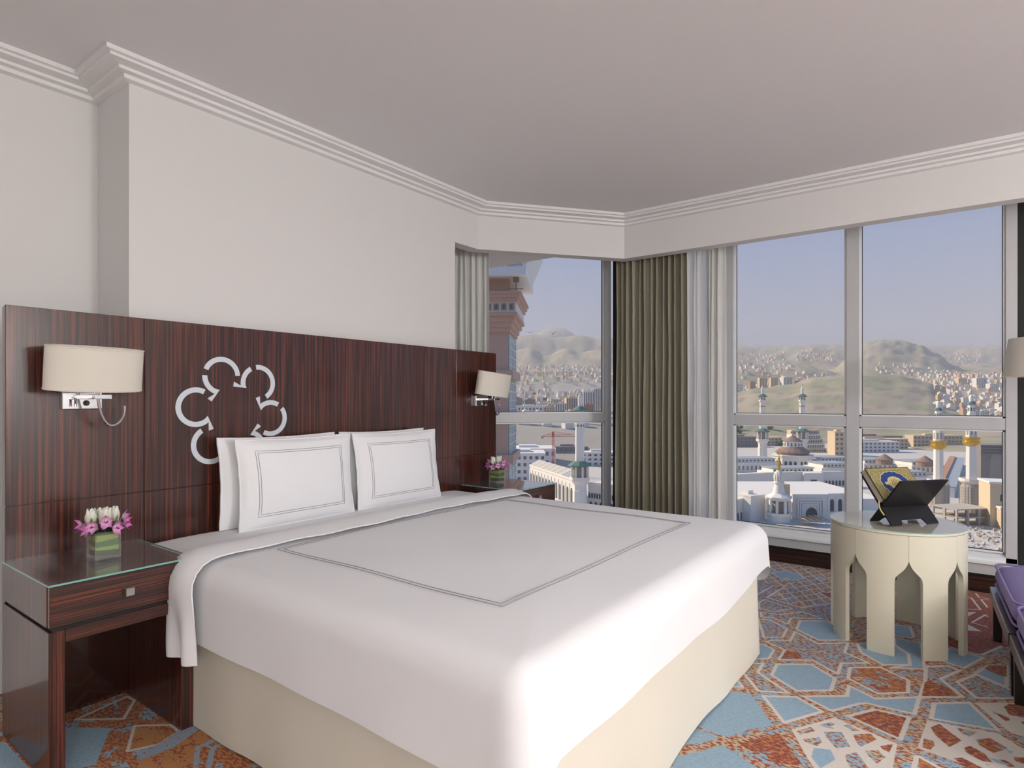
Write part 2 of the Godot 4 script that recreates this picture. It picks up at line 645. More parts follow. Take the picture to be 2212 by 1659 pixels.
func windows(H: float) -> void:
	var a3 := atan2(0.785, 0.62)
	# narrow corner window; its local x runs from the left wall to the corner
	var d3 := Vector3(0.62, 0, -0.785)
	var n3 := Vector3(0.785, 0, 0.62)
	var o3 := Vector3(-2.132, 0, -4.333) - n3 * 0.53
	window_run("window_1", Transform3D(Basis(d3, Vector3.UP, n3), o3), -2.0, 0.128, [-1.25], H)
	window_run("window_2", Transform3D(Basis(), Vector3(0, 0, -4.857)), -2.36, 0.27, [-1.49, -0.626], H)
	window_run("window_3", Transform3D(Basis(), Vector3(0, 0, -4.857)), 0.3, 4.5, [1.15, 2.0, 2.85, 3.7], H)
	for g in [[Vector3(-2.449, 0, -4.8), 0.012], [Vector3(0.285, 0, -4.87), 0.016]]:
		var m := MB.new()
		m.box(g[0] + Vector3(0, 1.42, -0.01), Vector3(0.03, 2.45, 0.05))
		struct("trim_gasket", m, M.gasket)
	var m := MB.new()
	m.box(Vector3(-2.42, 1.42, -4.88), Vector3(0.07, 2.45, 0.06), 0.004)
	struct("trim_corner_post", m, M.frame)
	# dark wooden baseboards under the windows
	m = MB.new()
	m.swap = true
	m.span(Vector3(-2.42, 0.0, -4.9), Vector3(4.5, 0.104, -4.857), 0.003)
	struct("baseboard_front", m, M.wood_dark)
	m = MB.new()
	m.swap = true
	m.t = Transform3D(Basis(d3, Vector3.UP, n3), o3)
	m.span(Vector3(-2.0, 0.0, -0.05), Vector3(0.15, 0.104, 0.0), 0.003)
	struct("baseboard_corner", m, M.wood_dark)

func furniture() -> void:
	headboard()
	bed()
	var ns := nightstand()
	ns.position = Vector3(-2.798, 0, -0.88)
	tag(ns, "dark wooden nightstand with glass top in front, showing its open leg space", "nightstand", "nightstands")
	var n2 := dup(ns, "dark wooden nightstand on the far side of the bed, beside the window")
	n2.position = Vector3(-2.798, 0, -3.385)
	var la := wall_lamp()
	la.position = Vector3(-2.80, 0, -0.911)
	tag(la, "white drum wall lamp on the headboard above the near nightstand", "wall lamp", "reading lamps on the headboard")
	var lb := dup(la, "white drum wall lamp, tilted, on the headboard end by the window")
	lb.position = Vector3(-2.80, -0.008, -3.375)
	(lb.get_node("lamp_shade") as Node3D).rotate_object_local(Vector3.RIGHT, deg_to_rad(-4.0))
	flowers(Vector3(-2.563, 0.6355, -0.897), 0.0, "near", "on the near nightstand", 3)
	flowers(Vector3(-2.655, 0.6355, -3.385), 0.09, "far", "on the far nightstand", 3)
	curtains()
	side_table()
	book_and_stand()
	ottomans()
	floor_lamp()

func headboard() -> void:
	var t := thing("headboard", "long dark streaked wood headboard panelling behind the bed with white emblem", "headboard", Vector3(-2.8, 0, 0))
	var m := MB.new()
	m.span(Vector3(-0.055, 0.0, -3.552), Vector3(-0.006, 1.566, -0.668), 0.002)
	obj("backing", m, M.lacquer, t)
	var zs := [[-3.555, -3.1125], [-3.1095, -1.1335], [-1.1305, -0.665]]
	for k in 3:
		for yy in [[0.0, 0.8275], [0.8305, 1.568]]:
			m = MB.new()
			var z0: float = zs[k][0]
			var z1: float = zs[k][1]
			m.span(Vector3(-0.02, yy[0], z0), Vector3(0.0, yy[1], z1), 0.0015)
			obj("panel", m, M.wood, t)
	# emblem: six open circles with hooked ends round a centre
	var ce := Vector2(1.533, 1.158)
	var em := mat(212, 220, 228, 0.4)
	for k in 6:
		var ang := deg_to_rad(111.0 - 60.0 * k)
		var o := ce + Vector2(cos(ang), sin(ang)) * 0.187
		var ro := 0.0905
		var ri := 0.067
		var joined := k == 3 or k == 4 or k == 5
		# long arc
		var a0 := ang + deg_to_rad(150.0 if joined else 47.0)
		var a1 := ang - deg_to_rad(109.0)
		var hook_a := ang + deg_to_rad(68.0)
		for piece in (1 if joined else 2):
			var pts := PackedVector2Array()
			var s0 := a1 if piece == 0 else hook_a
			var s1 := a0 if piece == 0 else ang + deg_to_rad(150.0)
			var hooked: bool = joined or piece == 1
			var steps := 28 if piece == 0 else 14
			var e1 := s1 - deg_to_rad(12.0) if hooked else s1
			for i in steps + 1:
				var a := lerpf(s0, e1, float(i) / steps)
				pts.append(o + Vector2(cos(a), sin(a)) * ro)
			if hooked:
				pts.append(o + Vector2(cos(s1 - 0.40), sin(s1 - 0.40)) * 0.124)
				pts.append(o + Vector2(cos(s1 - 0.22), sin(s1 - 0.22)) * 0.129)
				pts.append(o + Vector2(cos(s1 + 0.02), sin(s1 + 0.02)) * 0.066)
			for i in steps + 1:
				var a := lerpf(e1, s0, float(i) / steps)
				pts.append(o + Vector2(cos(a), sin(a)) * ri)
			m = MB.new()
			# local x of the prism runs to -z
			m.t = Transform3D(Basis(Vector3(0, 0, -1), Vector3.UP, Vector3(1, 0, 0)), Vector3.ZERO)
			m.prism(pts, 0.0, 0.003)
			obj("emblem_arc", m, em, t)

func u_path(s: float, x0: float, x1: float, hz: float, r: float) -> Array:
	# point and outward normal at share s of a U: near side, foot, far side; corners of radius r
	var l1 := x1 - r - x0
	var lc := PI / 2 * r
	var l2 := 2.0 * (hz - r)
	var tot := 2.0 * l1 + 2.0 * lc + l2
	var d := s * tot
	if d < l1:
		return [Vector2(x0 + d, hz), Vector2(0, 1)]
	d -= l1
	if d < lc:
		var a := d / r
		return [Vector2(x1 - r + sin(a) * r, hz - r + cos(a) * r), Vector2(sin(a), cos(a))]
	d -= lc
	if d < l2:
		return [Vector2(x1, hz - r - d), Vector2(1, 0)]
	d -= l2
	if d < lc:
		var a := d / r
		return [Vector2(x1 - r + cos(a) * r, -hz + r - sin(a) * r), Vector2(cos(a), -sin(a))]
	d -= lc
	return [Vector2(x1 - r - d, -hz), Vector2(0, -1)]

func bed() -> void:
	var zc := -2.09
	var t := thing("bed", "large double bed with a cream valance, made up in white", "bed", Vector3(0, 0, zc))
	var m := MB.new()
	m.span(Vector3(-2.79, 0.03, -0.96), Vector3(-0.82, 0.33, 0.96), 0.03)
	obj("base", m, M.skirt, t)
	# valance with shallow waves at the hem
	m = MB.new()
	m.flip = true
	var p := PackedVector3Array()
	var nu := 14
	var nv := 220
	for i in nu:
		var fy := float(i) / (nu - 1)
		for j in nv:
			var s := float(j) / (nv - 1)
			var q := u_path(s, -2.79, -0.79, 0.985, 0.05)
			var wv := sin(s * 70.0) * 0.5 + sin(s * 31.0 + 1.0) * 0.8 + sin(s * 113.0) * 0.25
			var off := (1.0 - fy) * (0.010 + 0.007 * wv) - 0.004
			var pl := 0.0
			if absf(s - 0.3356) < 0.006 or absf(s - 0.6644) < 0.006:
				pl = -0.012 * (1.0 - fy * 0.5)
			var b: Vector2 = q[0] + q[1] * (off + pl)
			p.append(Vector3(b.x, 0.006 + fy * 0.44 + (1.0 - fy) * 0.004 * sin(s * 50.0), b.y))
	m.grid(p, nu, nv)
	obj("valance", m, M.skirt, t)
	m = MB.new()
	m.t = Transform3D(Basis(), Vector3(-1.79, 0.46, 0))
	m.cushion(Vector3(1.98, 0.29, 1.96), 0.14, 20, 64)
	obj("mattress", m, M.linen, t)
	# duvet: one cloth over top, sides and foot
	var du := thing("duvet", "smooth white duvet with a grey stitched rectangle spread over the bed", "duvet", Vector3(0, 0, zc))
	m = MB.new()
	m.flip = true
	p = PackedVector3Array()
	var top := 0.625
	nv = 260
	var levels := []
	for k in 14:
		levels.append(float(k) / 13.0)
	var rows := 14 + 10 + 12
	for i in rows:
		for j in nv:
			var s := float(j) / (nv - 1)
			var side := smoothstep(0.172, 0.2, absf(s - 0.5))   # 0 at the foot, 1 at the sides
			var hem := lerpf(0.398 + 0.04 * smoothstep(0.55, 0.68, s), 0.352 - 0.02 * smoothstep(0.2, 0.3, s), side)
			var q := u_path(s, -2.40, -0.745, 1.025, 0.085)
			var r := 0.085
			var inset := 0.0
			var y := 0.0
			if i < 14:
				var f := float(i) / 13.0
				y = lerpf(hem, top - r, f)
				var wv := sin(s * 37.0) + 0.6 * sin(s * 83.0 + 1.0)
				inset = -0.008 * (1.0 - f) * (1.0 + wv * 0.4)
				# pleat at the near foot corner
				var dc := s - 0.3085
				if absf(dc) < 0.02:
					inset -= 0.012 * (1.0 - f) * (1.0 - absf(dc) / 0.02)
			elif i < 24:
				var a := (float(i - 13) / 10.0) * PI / 2
				y = top - r + sin(a) * r
				inset = r - cos(a) * r
			else:
				var f := float(i - 23) / 12.0
				inset = r + f * (1.025 - r - 0.002)
				y = top + 0.012 * sin(f * PI / 2)
			var b: Vector2
			if i < 24:
				b = q[0] - q[1] * inset
			else:
				# towards the middle line of the bed
				var f := float(i - 23) / 12.0
				var e: Vector2 = q[0] - q[1] * r
				var mid := Vector2(clampf(e.x, -2.40, -0.745 - 0.55), 0.0)
				b = e.lerp(mid, f)
			y += 0.0025 * sin(b.x * 9.0 + 1.0) * sin(b.y * 7.0) if i > 20 else 0.0
			p.append(Vector3(b.x, y, b.y))
	m.grid(p, rows, nv)
	obj("cover", m, M.linen, du)
	# stitched double line
	for o in [0.0, 0.018]:
		var x0: float = -2.16 + o
		var x1: float = -1.045 - o
		var zh: float = 0.735 - o
		var path := []
		for seg in [[Vector2(x0, zh), Vector2(x1, zh)], [Vector2(x1, zh), Vector2(x1, -zh)], [Vector2(x1, -zh), Vector2(x0, -zh)], [Vector2(x0, -zh), Vector2(x0, zh)]]:
			for k in 16:
				var c: Vector2 = seg[0].lerp(seg[1], k / 16.0)
				var edge := minf(1.025 - absf(c.y), -0.745 - c.x) - 0.085
				var f := clampf(edge / 0.94, 0.0, 1.0)
				path.append(Vector3(c.x, top + 0.0135 * sin(f * PI / 2) + 0.0025 * sin(c.x * 9.0 + 1.0) * sin(c.y * 7.0) + 0.001 + 0.004, c.y))
		path.append(path[0])
		m = MB.new()
		m.tube(path, 0.0013, 5, false)
		obj("stitched_border", m, M.stitch, du)
	# turned-down top sheet: a band across the bed that hangs over both sides
	var sh := thing("top_sheet", "white top sheet folded back over the duvet in a band by the pillows", "sheet", Vector3(0, 0, zc))
	m = MB.new()
	p = PackedVector3Array()
	nu = 90
	nv = 16
	for i in nu:
		# w runs from the near hem over the top to the far hem
		var w := lerpf(-1.33, 1.33, float(i) / (nu - 1))
		for j in nv:
			var f := float(j) / (nv - 1)
			var hang := maxf(absf(w) - 0.955, 0.0)
			var x := lerpf(-2.385, -2.185, f) + 0.012 * sin(w * 6.0) * f
			x += hang * (0.12 if f < 0.5 else 0.12) * (1.0 if w < 0 else 1.0) + 0.06 * hang * (1.0 - f)
			var up := 0.016 * sin(f * PI) + 0.020
			var y: float
			var z: float
			var rr := 0.085
			var a := clampf((absf(w) - 0.955) / rr, 0.0, PI / 2)
			var dn := maxf(absf(w) - 0.955 - rr * PI / 2, 0.0)
			z = 0.955 + sin(a) * (rr + up) if absf(w) > 0.955 else absf(w)
			z += 0.020 * sin(f * 9.0 + 0.6) * smoothstep(0.0, 0.25, dn) + 0.004
			y = top - rr + cos(a) * (rr + up) - dn
			if absf(w) <= 0.955:
				y += 0.010 * cos(w * 1.5) + 0.002 * sin(w * 23.0)
			p.append(Vector3(x, y, -z if w < 0 else z))
	m.sheet(p, nu, nv, 0.006)
	obj("folded_band", m, M.linen, sh)
	m = MB.new()
	m.t = Transform3D(Basis(), Vector3(-2.585, 0.59, 0))
	m.cushion(Vector3(0.40, 0.072, 2.02), 0.12, 12, 48)
	obj("fitted_sheet", m, M.linen, t)
	# four pillows
	var pil := pillow()
	var spots := [
		[Vector3(-2.605, 0.628, -1.765), 0.10, "white pillow with double stitched frame, front one nearest the near nightstand", true],
		[Vector3(-2.70, 0.632, -1.725), 0.06, "plain white pillow behind the framed one, under the emblem", false],
		[Vector3(-2.61, 0.626, -2.435), 0.13, "white pillow with double stitched frame, front one toward the window", true],
		[Vector3(-2.71, 0.63, -2.405), 0.06, "plain white pillow behind the framed one toward the window, label tag at its edge", false],
	]
	for k in 4:
		var o: Node3D = pil if k == 0 else dup(pil)
		o.set_meta("label", spots[k][2])
		o.position = spots[k][0]
		o.rotation = Vector3(0, 0, spots[k][1])
		if not spots[k][3]:
			for ch in o.get_children():
				if String(ch.name).begins_with("stitched"):
					o.remove_child(ch)
					ch.free()
		if k == 3:
			m = MB.new()
			m.box(Vector3(0.03, 0.10, 0.335), Vector3(0.014, 0.022, 0.012), 0.001)
			obj("label_tag", m, M.black, o)

func pillow_point(a: float, b: float, side: float) -> Vector3:
	# a along z, b up, both -1..1; side +1 faces the room
	var w := 0.318 * (1.0 - 0.035 * (1.0 - a * a) * 0.0)
	var bulge := pow(maxf(1.0 - pow(absf(a), 2.6), 0.0), 0.55) * pow(maxf(1.0 - pow(absf(b), 2.6), 0.0), 0.55)
	var z := a * (0.318 - 0.020 * (1.0 - absf(a)) * 0.0) * (1.0 - 0.045 * (1.0 - b * b))
	var y := 0.205 + b * 0.207 * (1.0 - 0.05 * (1.0 - a * a) * (1.0 if b > 0.0 else 0.2))
	var wr := 0.003 * sin(a * 9.0 + b * 4.0) * sin(b * 7.0 + 1.0) * (1.0 - bulge * 0.6)
	return Vector3(side * (0.049 * bulge + 0.004) + wr, y, z)

func pillow() -> Node3D:
	var t := thing("pillow", "", "pillow", Vector3.ZERO, 0.0, "pillows on the bed")
	var m := MB.new()
	var n := 36
	for side in [1.0, -1.0]:
		var p := PackedVector3Array()
		for i in n:
			for j in n:
				var a := lerpf(-1.0, 1.0, float(j) / (n - 1))
				var b := lerpf(-1.0, 1.0, float(i) / (n - 1))
				p.append(pillow_point(a if side < 0.0 else -a, b, side))
		# du is up, dv runs to -z on the room side: up x -z points to -x, so mirror
		var q := PackedVector3Array()
		for i in n:
			for j in n:
				q.append(p[i * n + (n - 1 - j)])
		m.grid(q, n, n)
	obj("case", m, M.linen, t)
	m = MB.new()
	var path := []
	for k in 4:
		for i in 14:
			var f := lerpf(-1.0, 1.0, i / 14.0)
			var ab: Vector2 = [Vector2(f, -1), Vector2(1, f), Vector2(-f, 1), Vector2(-1, -f)][k]
			path.append((pillow_point(ab.x, ab.y, 1.0) + pillow_point(ab.x, ab.y, -1.0)) * 0.5)
	path.append(path[0])
	m.tube(path, 0.006, 6, false)
	obj("piped_edge", m, M.linen, t)
	for o in [0.0, 0.035]:
		path = []
		for k in 4:
			for i in 12:
				var f := lerpf(-1.0, 1.0, i / 12.0)
				var ab: Vector2 = [Vector2(f, -1), Vector2(1, f), Vector2(-f, 1), Vector2(-1, -f)][k]
				path.append(pillow_point(ab.x * (0.77 - o), ab.y * (0.74 - o * 1.4), 1.0) + Vector3(0.001, 0, 0))
		path.append(path[0])
		m = MB.new()
		m.tube(path, 0.0012, 5, false)
		obj("stitched_frame", m, M.stitch, t)
	return t

func nightstand() -> Node3D:
	# origin on the floor at the middle of its back; front towards +x
	var t := thing("nightstand", "", "nightstand", Vector3.ZERO, 0.0, "nightstands")
	var d := 0.488
	var hw := 0.224
	for s in [-1.0, 1.0]:
		var m := MB.new()
		m.box(Vector3(d / 2, 0.241, s * (hw - 0.0225)), Vector3(d, 0.482, 0.045), 0.002)
		obj("side_panel", m, M.wood, t)
	var m := MB.new()
	m.swap = true
	m.span(Vector3(0.01, 0.442, -hw + 0.045), Vector3(d - 0.0005, 0.482, hw - 0.045), 0.001)
	obj("top_rail", m, M.wood, t)
	m = MB.new()
	m.span(Vector3(0.01, 0.03, -hw + 0.045), Vector3(0.04, 0.442, hw - 0.045), 0.001)
	obj("back_panel", m, M.lacquer, t)
	m = MB.new()
	m.span(Vector3(0.02, 0.482, -hw + 0.012), Vector3(d - 0.015, 0.495, hw - 0.012))
	obj("shadow_gap", m, M.dark, t)
	m = MB.new()
	m.span(Vector3(0.0, 0.495, -hw), Vector3(d - 0.02, 0.627, hw), 0.0015)
	obj("case", m, M.wood, t)
	var dr: Node3D
	m = MB.new()
	m.swap = true
	m.span(Vector3(d - 0.0195, 0.496, -hw + 0.002), Vector3(d, 0.626, hw - 0.002), 0.0015)
	dr = obj("drawer_front", m, M.wood, t)
	m = MB.new()
	m.box(Vector3(d + 0.014, 0.563, 0), Vector3(0.028, 0.028, 0.028), 0.002)
	obj("knob", m, M.steel, dr)
	m = MB.new()
	m.span(Vector3(0.001, 0.6275, -hw - 0.002), Vector3(d + 0.004, 0.635, hw + 0.002), 0.001)
	var gl := obj("glass_top", m, M.glass, t)
	m = MB.new()
	for s in [-1.0, 1.0]:
		m.box(Vector3(d / 2 + 0.0025, 0.6313, s * (hw + 0.0021)), Vector3(d + 0.003, 0.006, 0.0006))
	m.box(Vector3(d + 0.0041, 0.6313, 0), Vector3(0.0006, 0.006, hw * 2 + 0.003))
	obj("green_edge", m, M.edge_glass, gl)
	return t

func wall_lamp() -> Node3D:
	# origin on the headboard face under the shade's middle, shade towards +x
	var t := thing("wall_lamp", "", "wall lamp", Vector3.ZERO, 0.0, "reading lamps on the headboard")
	var m := MB.new()
	m.box(Vector3(0.012, 1.222, 0.012), Vector3(0.024, 0.075, 0.135), 0.002)
	obj("wall_plate", m, M.chrome, t)
	m = MB.new()
	m.tube([Vector3(0.024, 1.208, 0.0), Vector3(0.028, 1.208, 0.0)], 0.011, 16)
	obj("switch", m, M.black, t)
	m = MB.new()
	m.box(Vector3(0.075, 1.232, 0.0), Vector3(0.11, 0.018, 0.022), 0.002)
	m.box(Vector3(0.125, 1.232, -0.02), Vector3(0.022, 0.018, 0.062), 0.002)
	m.tube([Vector3(0.11, 1.238, 0.0), Vector3(0.11, 1.30, 0.0)], 0.006, 10)
	obj("arm", m, M.chrome, t)
	m = MB.new()
	m.tube([Vector3(0.024, 1.225, 0.045), Vector3(0.05, 1.225, 0.045), Vector3(0.05, 1.195, 0.045)], 0.005, 8)
	obj("lever", m, M.chrome, t)
	m = MB.new()
	var path := []
	for k in 25:
		var f := k / 24.0
		var a := lerpf(PI, TAU + 0.15, f)
		path.append(Vector3(0.085 + 0.05 * f, 1.195 + 0.075 * sin(a) * (1.0 if f < 0.6 else 1.0) + 0.055 * smoothstep(0.5, 1.0, f), -0.058 + 0.055 * cos(a)))
	m.tube(path, 0.0055, 10)
	obj("flexible_neck", m, M.chrome, t)
	m = MB.new()
	m.lathe([Vector2(0.0, -0.03), Vector2(0.012, -0.028), Vector2(0.02, -0.01), Vector2(0.022, 0.01), Vector2(0.016, 0.028), Vector2(0.0, 0.034)], 16, Vector3(0.11, 1.325, 0))
	obj("bulb", m, M.bulb, t)
	# oval drum shade, leaning forward a little
	m = MB.new()
	var seg := 48
	for side in 2:
		var p := PackedVector3Array()
		for i in 2:
			for j in seg:
				var a := TAU * j / seg * (1.0 if side == 0 else -1.0)
				var k := 1.0 if side == 0 else 0.985
				p.append(Vector3(0.08 * cos(a) * k, -0.0825 + 0.165 * i, 0.165 * sin(a) * k))
		m.grid(p, 2, seg, true)
	for e in [-0.0825, 0.0825]:
		for j in seg:
			var a := TAU * j / seg
			var b := TAU * (j + 1) / seg
			var ps := [Vector3(0.08 * cos(a), e, 0.165 * sin(a)), Vector3(0.0788 * cos(a), e, 0.1625 * sin(a)), Vector3(0.0788 * cos(b), e, 0.1625 * sin(b)), Vector3(0.08 * cos(b), e, 0.165 * sin(b))]
			if e < 0.0:
				ps.reverse()
			m.poly(ps)
	var sh := obj("lamp_shade", m, M.shade, t)
	sh.position = Vector3(0.118, 1.34, 0)
	sh.rotation = Vector3(0, 0, -0.14)
	m = MB.new()
	for e in [-0.079, 0.079]:
		var ring := []
		for j in 41:
			var a := TAU * j / 40
			ring.append(Vector3(0.0803 * cos(a), e, 0.1653 * sin(a)))
		m.tube(ring, 0.0022, 5, false)
	obj("shade_tape", m, M.shade, sh)
	return t

func petal(m: MB, at: Transform3D, l: float, w: float, cup: float, c0: Color, c1: Color, roll := 0.0) -> void:
	# a small cupped leaf along +y, hollow side towards +z
	var p := PackedVector3Array()
	var n := 6
	for i in n + 1:
		var f := float(i) / n
		var ww := w * (sin(PI * pow(f, 0.75)) * 0.9 + 0.1 * (1.0 - f))
		for j in 5:
			var g := j / 2.0 - 1.0
			p.append(Vector3(g * ww * 0.5, l * f, cup * (g * g * 0.5 + f * f * 0.8) - roll * f * f * f))
	m.t = at
	var k := m.v.size()
	m.grid(p, n + 1, 5)
	for i in n + 1:
		for j in 5:
			var e := absf(j / 2.0 - 1.0)
			m.c[k + i * 5 + j] = c0.lerp(c1, clampf(float(i) / n * 1.1 - e * 0.15, 0.0, 1.0))
	m.t = Transform3D()

func flowers(at: Vector3, turn: float, which: String, where: String, n_roses: int) -> void:
	var vase := thing("glass_vase", "square clear glass vase lined with striped green leaf " + where, "vase", at, turn, "flower vases")
	var s := 0.0425
	var h := 0.098
	var m := MB.new()
	for k in 4:
		m.t = Transform3D(Basis(Vector3.UP, k * PI / 2), Vector3.ZERO)
		m.box(Vector3(0, h / 2, s - 0.002), Vector3(s * 2, h, 0.004), 0.001)
	m.t = Transform3D()
	m.box(Vector3(0, 0.006, 0), Vector3(s * 2 - 0.008, 0.012, s * 2 - 0.008), 0.002)
	obj("glass_body", m, M.vase_glass, vase)
	# leaves wrapped round the inside, one band above another
	var lf := rng.randi()
	var r2 := RandomNumberGenerator.new()
	r2.seed = 11 + which.length()
	var y := 0.016
	for k in 5:
		var hh := [0.012, 0.016, 0.02, 0.018, 0.014][k] as float
		m = MB.new()
		var yy := y
		for q in 4:
			m.t = Transform3D(Basis(Vector3.UP, q * PI / 2), Vector3.ZERO)
			var w := s - 0.006
			var a := 0.004 * sin(q * 2.0 + k * 1.7)
			var b := 0.004 * sin((q + 1) * 2.0 + k * 1.7)
			var o: float = w - 0.0004 * k
			m.poly([Vector3(-o, yy + a - 0.004, o), Vector3(o, yy + b - 0.004, o), Vector3(o, yy + hh + b + 0.004, o), Vector3(-o, yy + hh + a + 0.004, o)])
		m.t = Transform3D()
		obj("leaf_band", m, [M.leaf_dark, M.leaf_light, M.leaf_mid, M.leaf_light, M.leaf_dark][k], vase)
		y += hh
	# white rose buds
	var places := [Vector3(-0.012, 0.128, 0.036), Vector3(0.012, 0.132, 0.0), Vector3(-0.004, 0.128, -0.036), Vector3(-0.034, 0.124, 0.004)]
	var bed := Vector3(0, 0, -1) if which == "near" else Vector3(0, 0, 1)
	var across := "the outer side" if which == "near" else "the window side"
	for k in places.size():
		var r := thing("rose", "white rosebud in the vase %s, %s" % [where, ["on " + across if which == "near" else "on the bed side", "in the middle of its row", "on the bed side" if which == "near" else "on " + across, "at the back by the headboard"][k]], "rose", at + Basis(Vector3.UP, turn) * places[k], turn + k * 1.1, "white rosebuds " + where)
		var b := MB.new()
		var sc := 1.0 + 0.12 * sin(k * 2.3)
		b.col = Color(0.72, 0.74, 0.62)
		b.lathe([Vector2(0.002, 0.0), Vector2(0.013, 0.006), Vector2(0.0185, 0.02), Vector2(0.0175, 0.036), Vector2(0.012, 0.048), Vector2(0.004, 0.052)], 14, Vector3.ZERO, sc, sc)
		for q in 9:
			var a := q * 2.4 + k
			var bs := Basis(Vector3.UP, a) * Basis(Vector3.RIGHT, 0.08 + 0.02 * (q % 3))
			petal(b, Transform3D(bs, bs * Vector3(0, 0.002, 0) + Vector3(sin(a), 0, cos(a)) * (0.010 + 0.004 * (q / 3)) * sc), 0.050 + 0.004 * (q % 2), 0.036, -0.012, Color(0.66, 0.70, 0.50), Color(0.86, 0.86, 0.80), -0.004 * (q / 5))
		obj("petals", b, M.petal, r)
		b = MB.new()
		for q in 5:
			var a := q * TAU / 5 + k
			var bs := Basis(Vector3.UP, a) * Basis(Vector3.RIGHT, 0.1 + 0.2 * (q % 2))
			petal(b, Transform3D(bs, Vector3(sin(a), 0, cos(a)) * 0.017 * sc + Vector3(0, -0.002, 0)), 0.034, 0.008, -0.002, Color(0.12, 0.2, 0.04), Color(0.25, 0.34, 0.1), -0.01 * (q % 2))
		obj("sepals", b, M.petal, r)
		b = MB.new()
		b.tube([Vector3(0, 0.004, 0), Vector3(0, -0.06, 0)], 0.0025, 6)
		obj("stem", b, M.leaf_mid, r)
	# magenta and white orchids round the rim
	for k in 11:
		var a := k * TAU / 11.0 + 0.2
		var up := 0.02 + 0.028 * float((k * 7) % 3) * 0.5
		var rad := 0.052 + 0.012 * float((k * 5) % 3) * 0.5
		var dir := Vector3(sin(a), 0, cos(a))
		var tier: String = ["low", "middle", "upper"][(k * 7) % 3]
		var facing := ("into the room" if dir.x > 0.38 else "the headboard" if dir.x < -0.38 else "")
		var sideways := ("the bed" if dir.dot(bed) > 0.38 else across if dir.dot(bed) < -0.38 else "")
		var words := facing + (" and " if facing and sideways else "") + sideways
		var r := thing("orchid", "magenta orchid, %s row, %s, facing %s" % [tier, where, words], "orchid", at + Vector3(0, h - 0.006 + up, 0) + dir * rad, a, "magenta orchid blooms " + where)
		var b := MB.new()
		for q in 5:
			var bs := Basis(Vector3(0, 0, 1), q * TAU / 5 + k * 0.7) * Basis(Vector3.RIGHT, 0.35)
			var wide := q == 1 or q == 4
			petal(b, Transform3D(bs, Vector3.ZERO), 0.032 if not wide else 0.034, 0.019 if not wide else 0.026, 0.006, Color(0.80, 0.66, 0.78), Color(0.62, 0.03, 0.42) if q % 3 != 2 else Color(0.55, 0.08, 0.45), -0.006)
		obj("petals", b, M.petal, r)
		b = MB.new()
		petal(b, Transform3D(Basis(Vector3(0, 0, 1), PI) * Basis(Vector3.RIGHT, 0.9), Vector3(0, 0.002, 0.003)), 0.019, 0.014, 0.01, Color(0.6, 0.02, 0.3), Color(0.5, 0.0, 0.22), 0.0)
		b.col = Color(0.85, 0.8, 0.7)
		b.lathe([Vector2(0.0, 0.0), Vector2(0.003, 0.002), Vector2(0.002, 0.008), Vector2(0.0, 0.01)], 8, Vector3(0, 0, 0.004))
		obj("lip", b, M.petal, r)

func pleats(called: String, label: String, cat: String, a: Vector3, b: Vector3, y0: float, y1: float, amp: float, folds: float, flare: float, material: Material, sd: int, seam := false) -> Node3D:
	# gathered cloth hanging between plan points a and b (seen with a on the left), pleats deeper towards the hem
	var t := thing(called, label, cat, Vector3.ZERO)
	var m := MB.new()
	var nu := 26
	var nv := int(folds * 14) + 1
	var along := (b - a)
	var out := Vector3(-along.z, 0, along.x).normalized()
	var f1 := noise(FastNoiseLite.TYPE_SIMPLEX, 1.0, 2, sd)
	var p := PackedVector3Array()
	for i in nu:
		var fy := 1.0 - float(i) / (nu - 1)
		for j in nv:
			var s := float(j) / (nv - 1)
			var ph := s * folds * TAU + f1.get_noise_1d(s * 6.0) * 1.4 + f1.get_noise_2d(s * 4.0, fy * 1.2) * 0.9
			var k := sin(ph)
			var sharp := signf(k) * pow(absf(k), 0.75)
			var am := amp * (0.75 + 0.25 * (1.0 - fy)) * (0.8 + 0.5 * f1.get_noise_1d(s * 11.0 + 40.0))
			var x := s + cos(ph) * 0.18 / folds * (1.0 - 0.3 * fy)
			x += (s - 0.5) * flare * (1.0 - fy)
			var q := a + along * x + out * sharp * am
			q.y = lerpf(y0, y1, fy)
			p.append(q)
	m.sheet(p, nu, nv, 0.0025)
	obj("cloth", m, material, t)
	return t

func curtains() -> void:
	var d3 := Vector3(0.62, 0, -0.785)
	var n3 := Vector3(0.785, 0, 0.62)
	var o3 := Vector3(-2.132, 0, -4.333) - n3 * 0.30
	pleats("sheer_curtain", "grey white gathered sheer curtain behind the headboard end, left of the narrow window", "curtain", o3 + d3 * -1.36, o3 + d3 * -1.03, 0.01, 2.62, 0.032, 7.0, 0.0, M.sheer_thick, 5)
	pleats("drape", "heavy olive green pleated drape hanging in the window corner", "curtain", Vector3(-2.29, 0, -4.50), Vector3(-1.72, 0, -4.56), 0.012, 2.62, 0.045, 12.0, 0.05, M.drape, 17)
	# the drape's pale lining turned out at both edges
	pleats("voile_curtain", "thin see-through white sheer curtain beside the olive drape", "curtain", Vector3(-1.80, 0, -4.66), Vector3(-1.50, 0, -4.68), 0.01, 2.62, 0.02, 3.0, 0.0, M.sheer, 23)
	pleats("voile_curtain", "folded double white sheer curtain edge at the window mullion", "curtain", Vector3(-1.575, 0, -4.64), Vector3(-1.455, 0, -4.66), 0.01, 2.62, 0.016, 2.0, 0.12, M.sheer_thick, 29)

func lerp_line(t: Array, x: float) -> float:
	for i in t.size() - 1:
		if x <= t[i + 1].x:
			return lerpf(t[i].y, t[i + 1].y, (x - t[i].x) / (t[i + 1].x - t[i].x))
	return t[-1].y

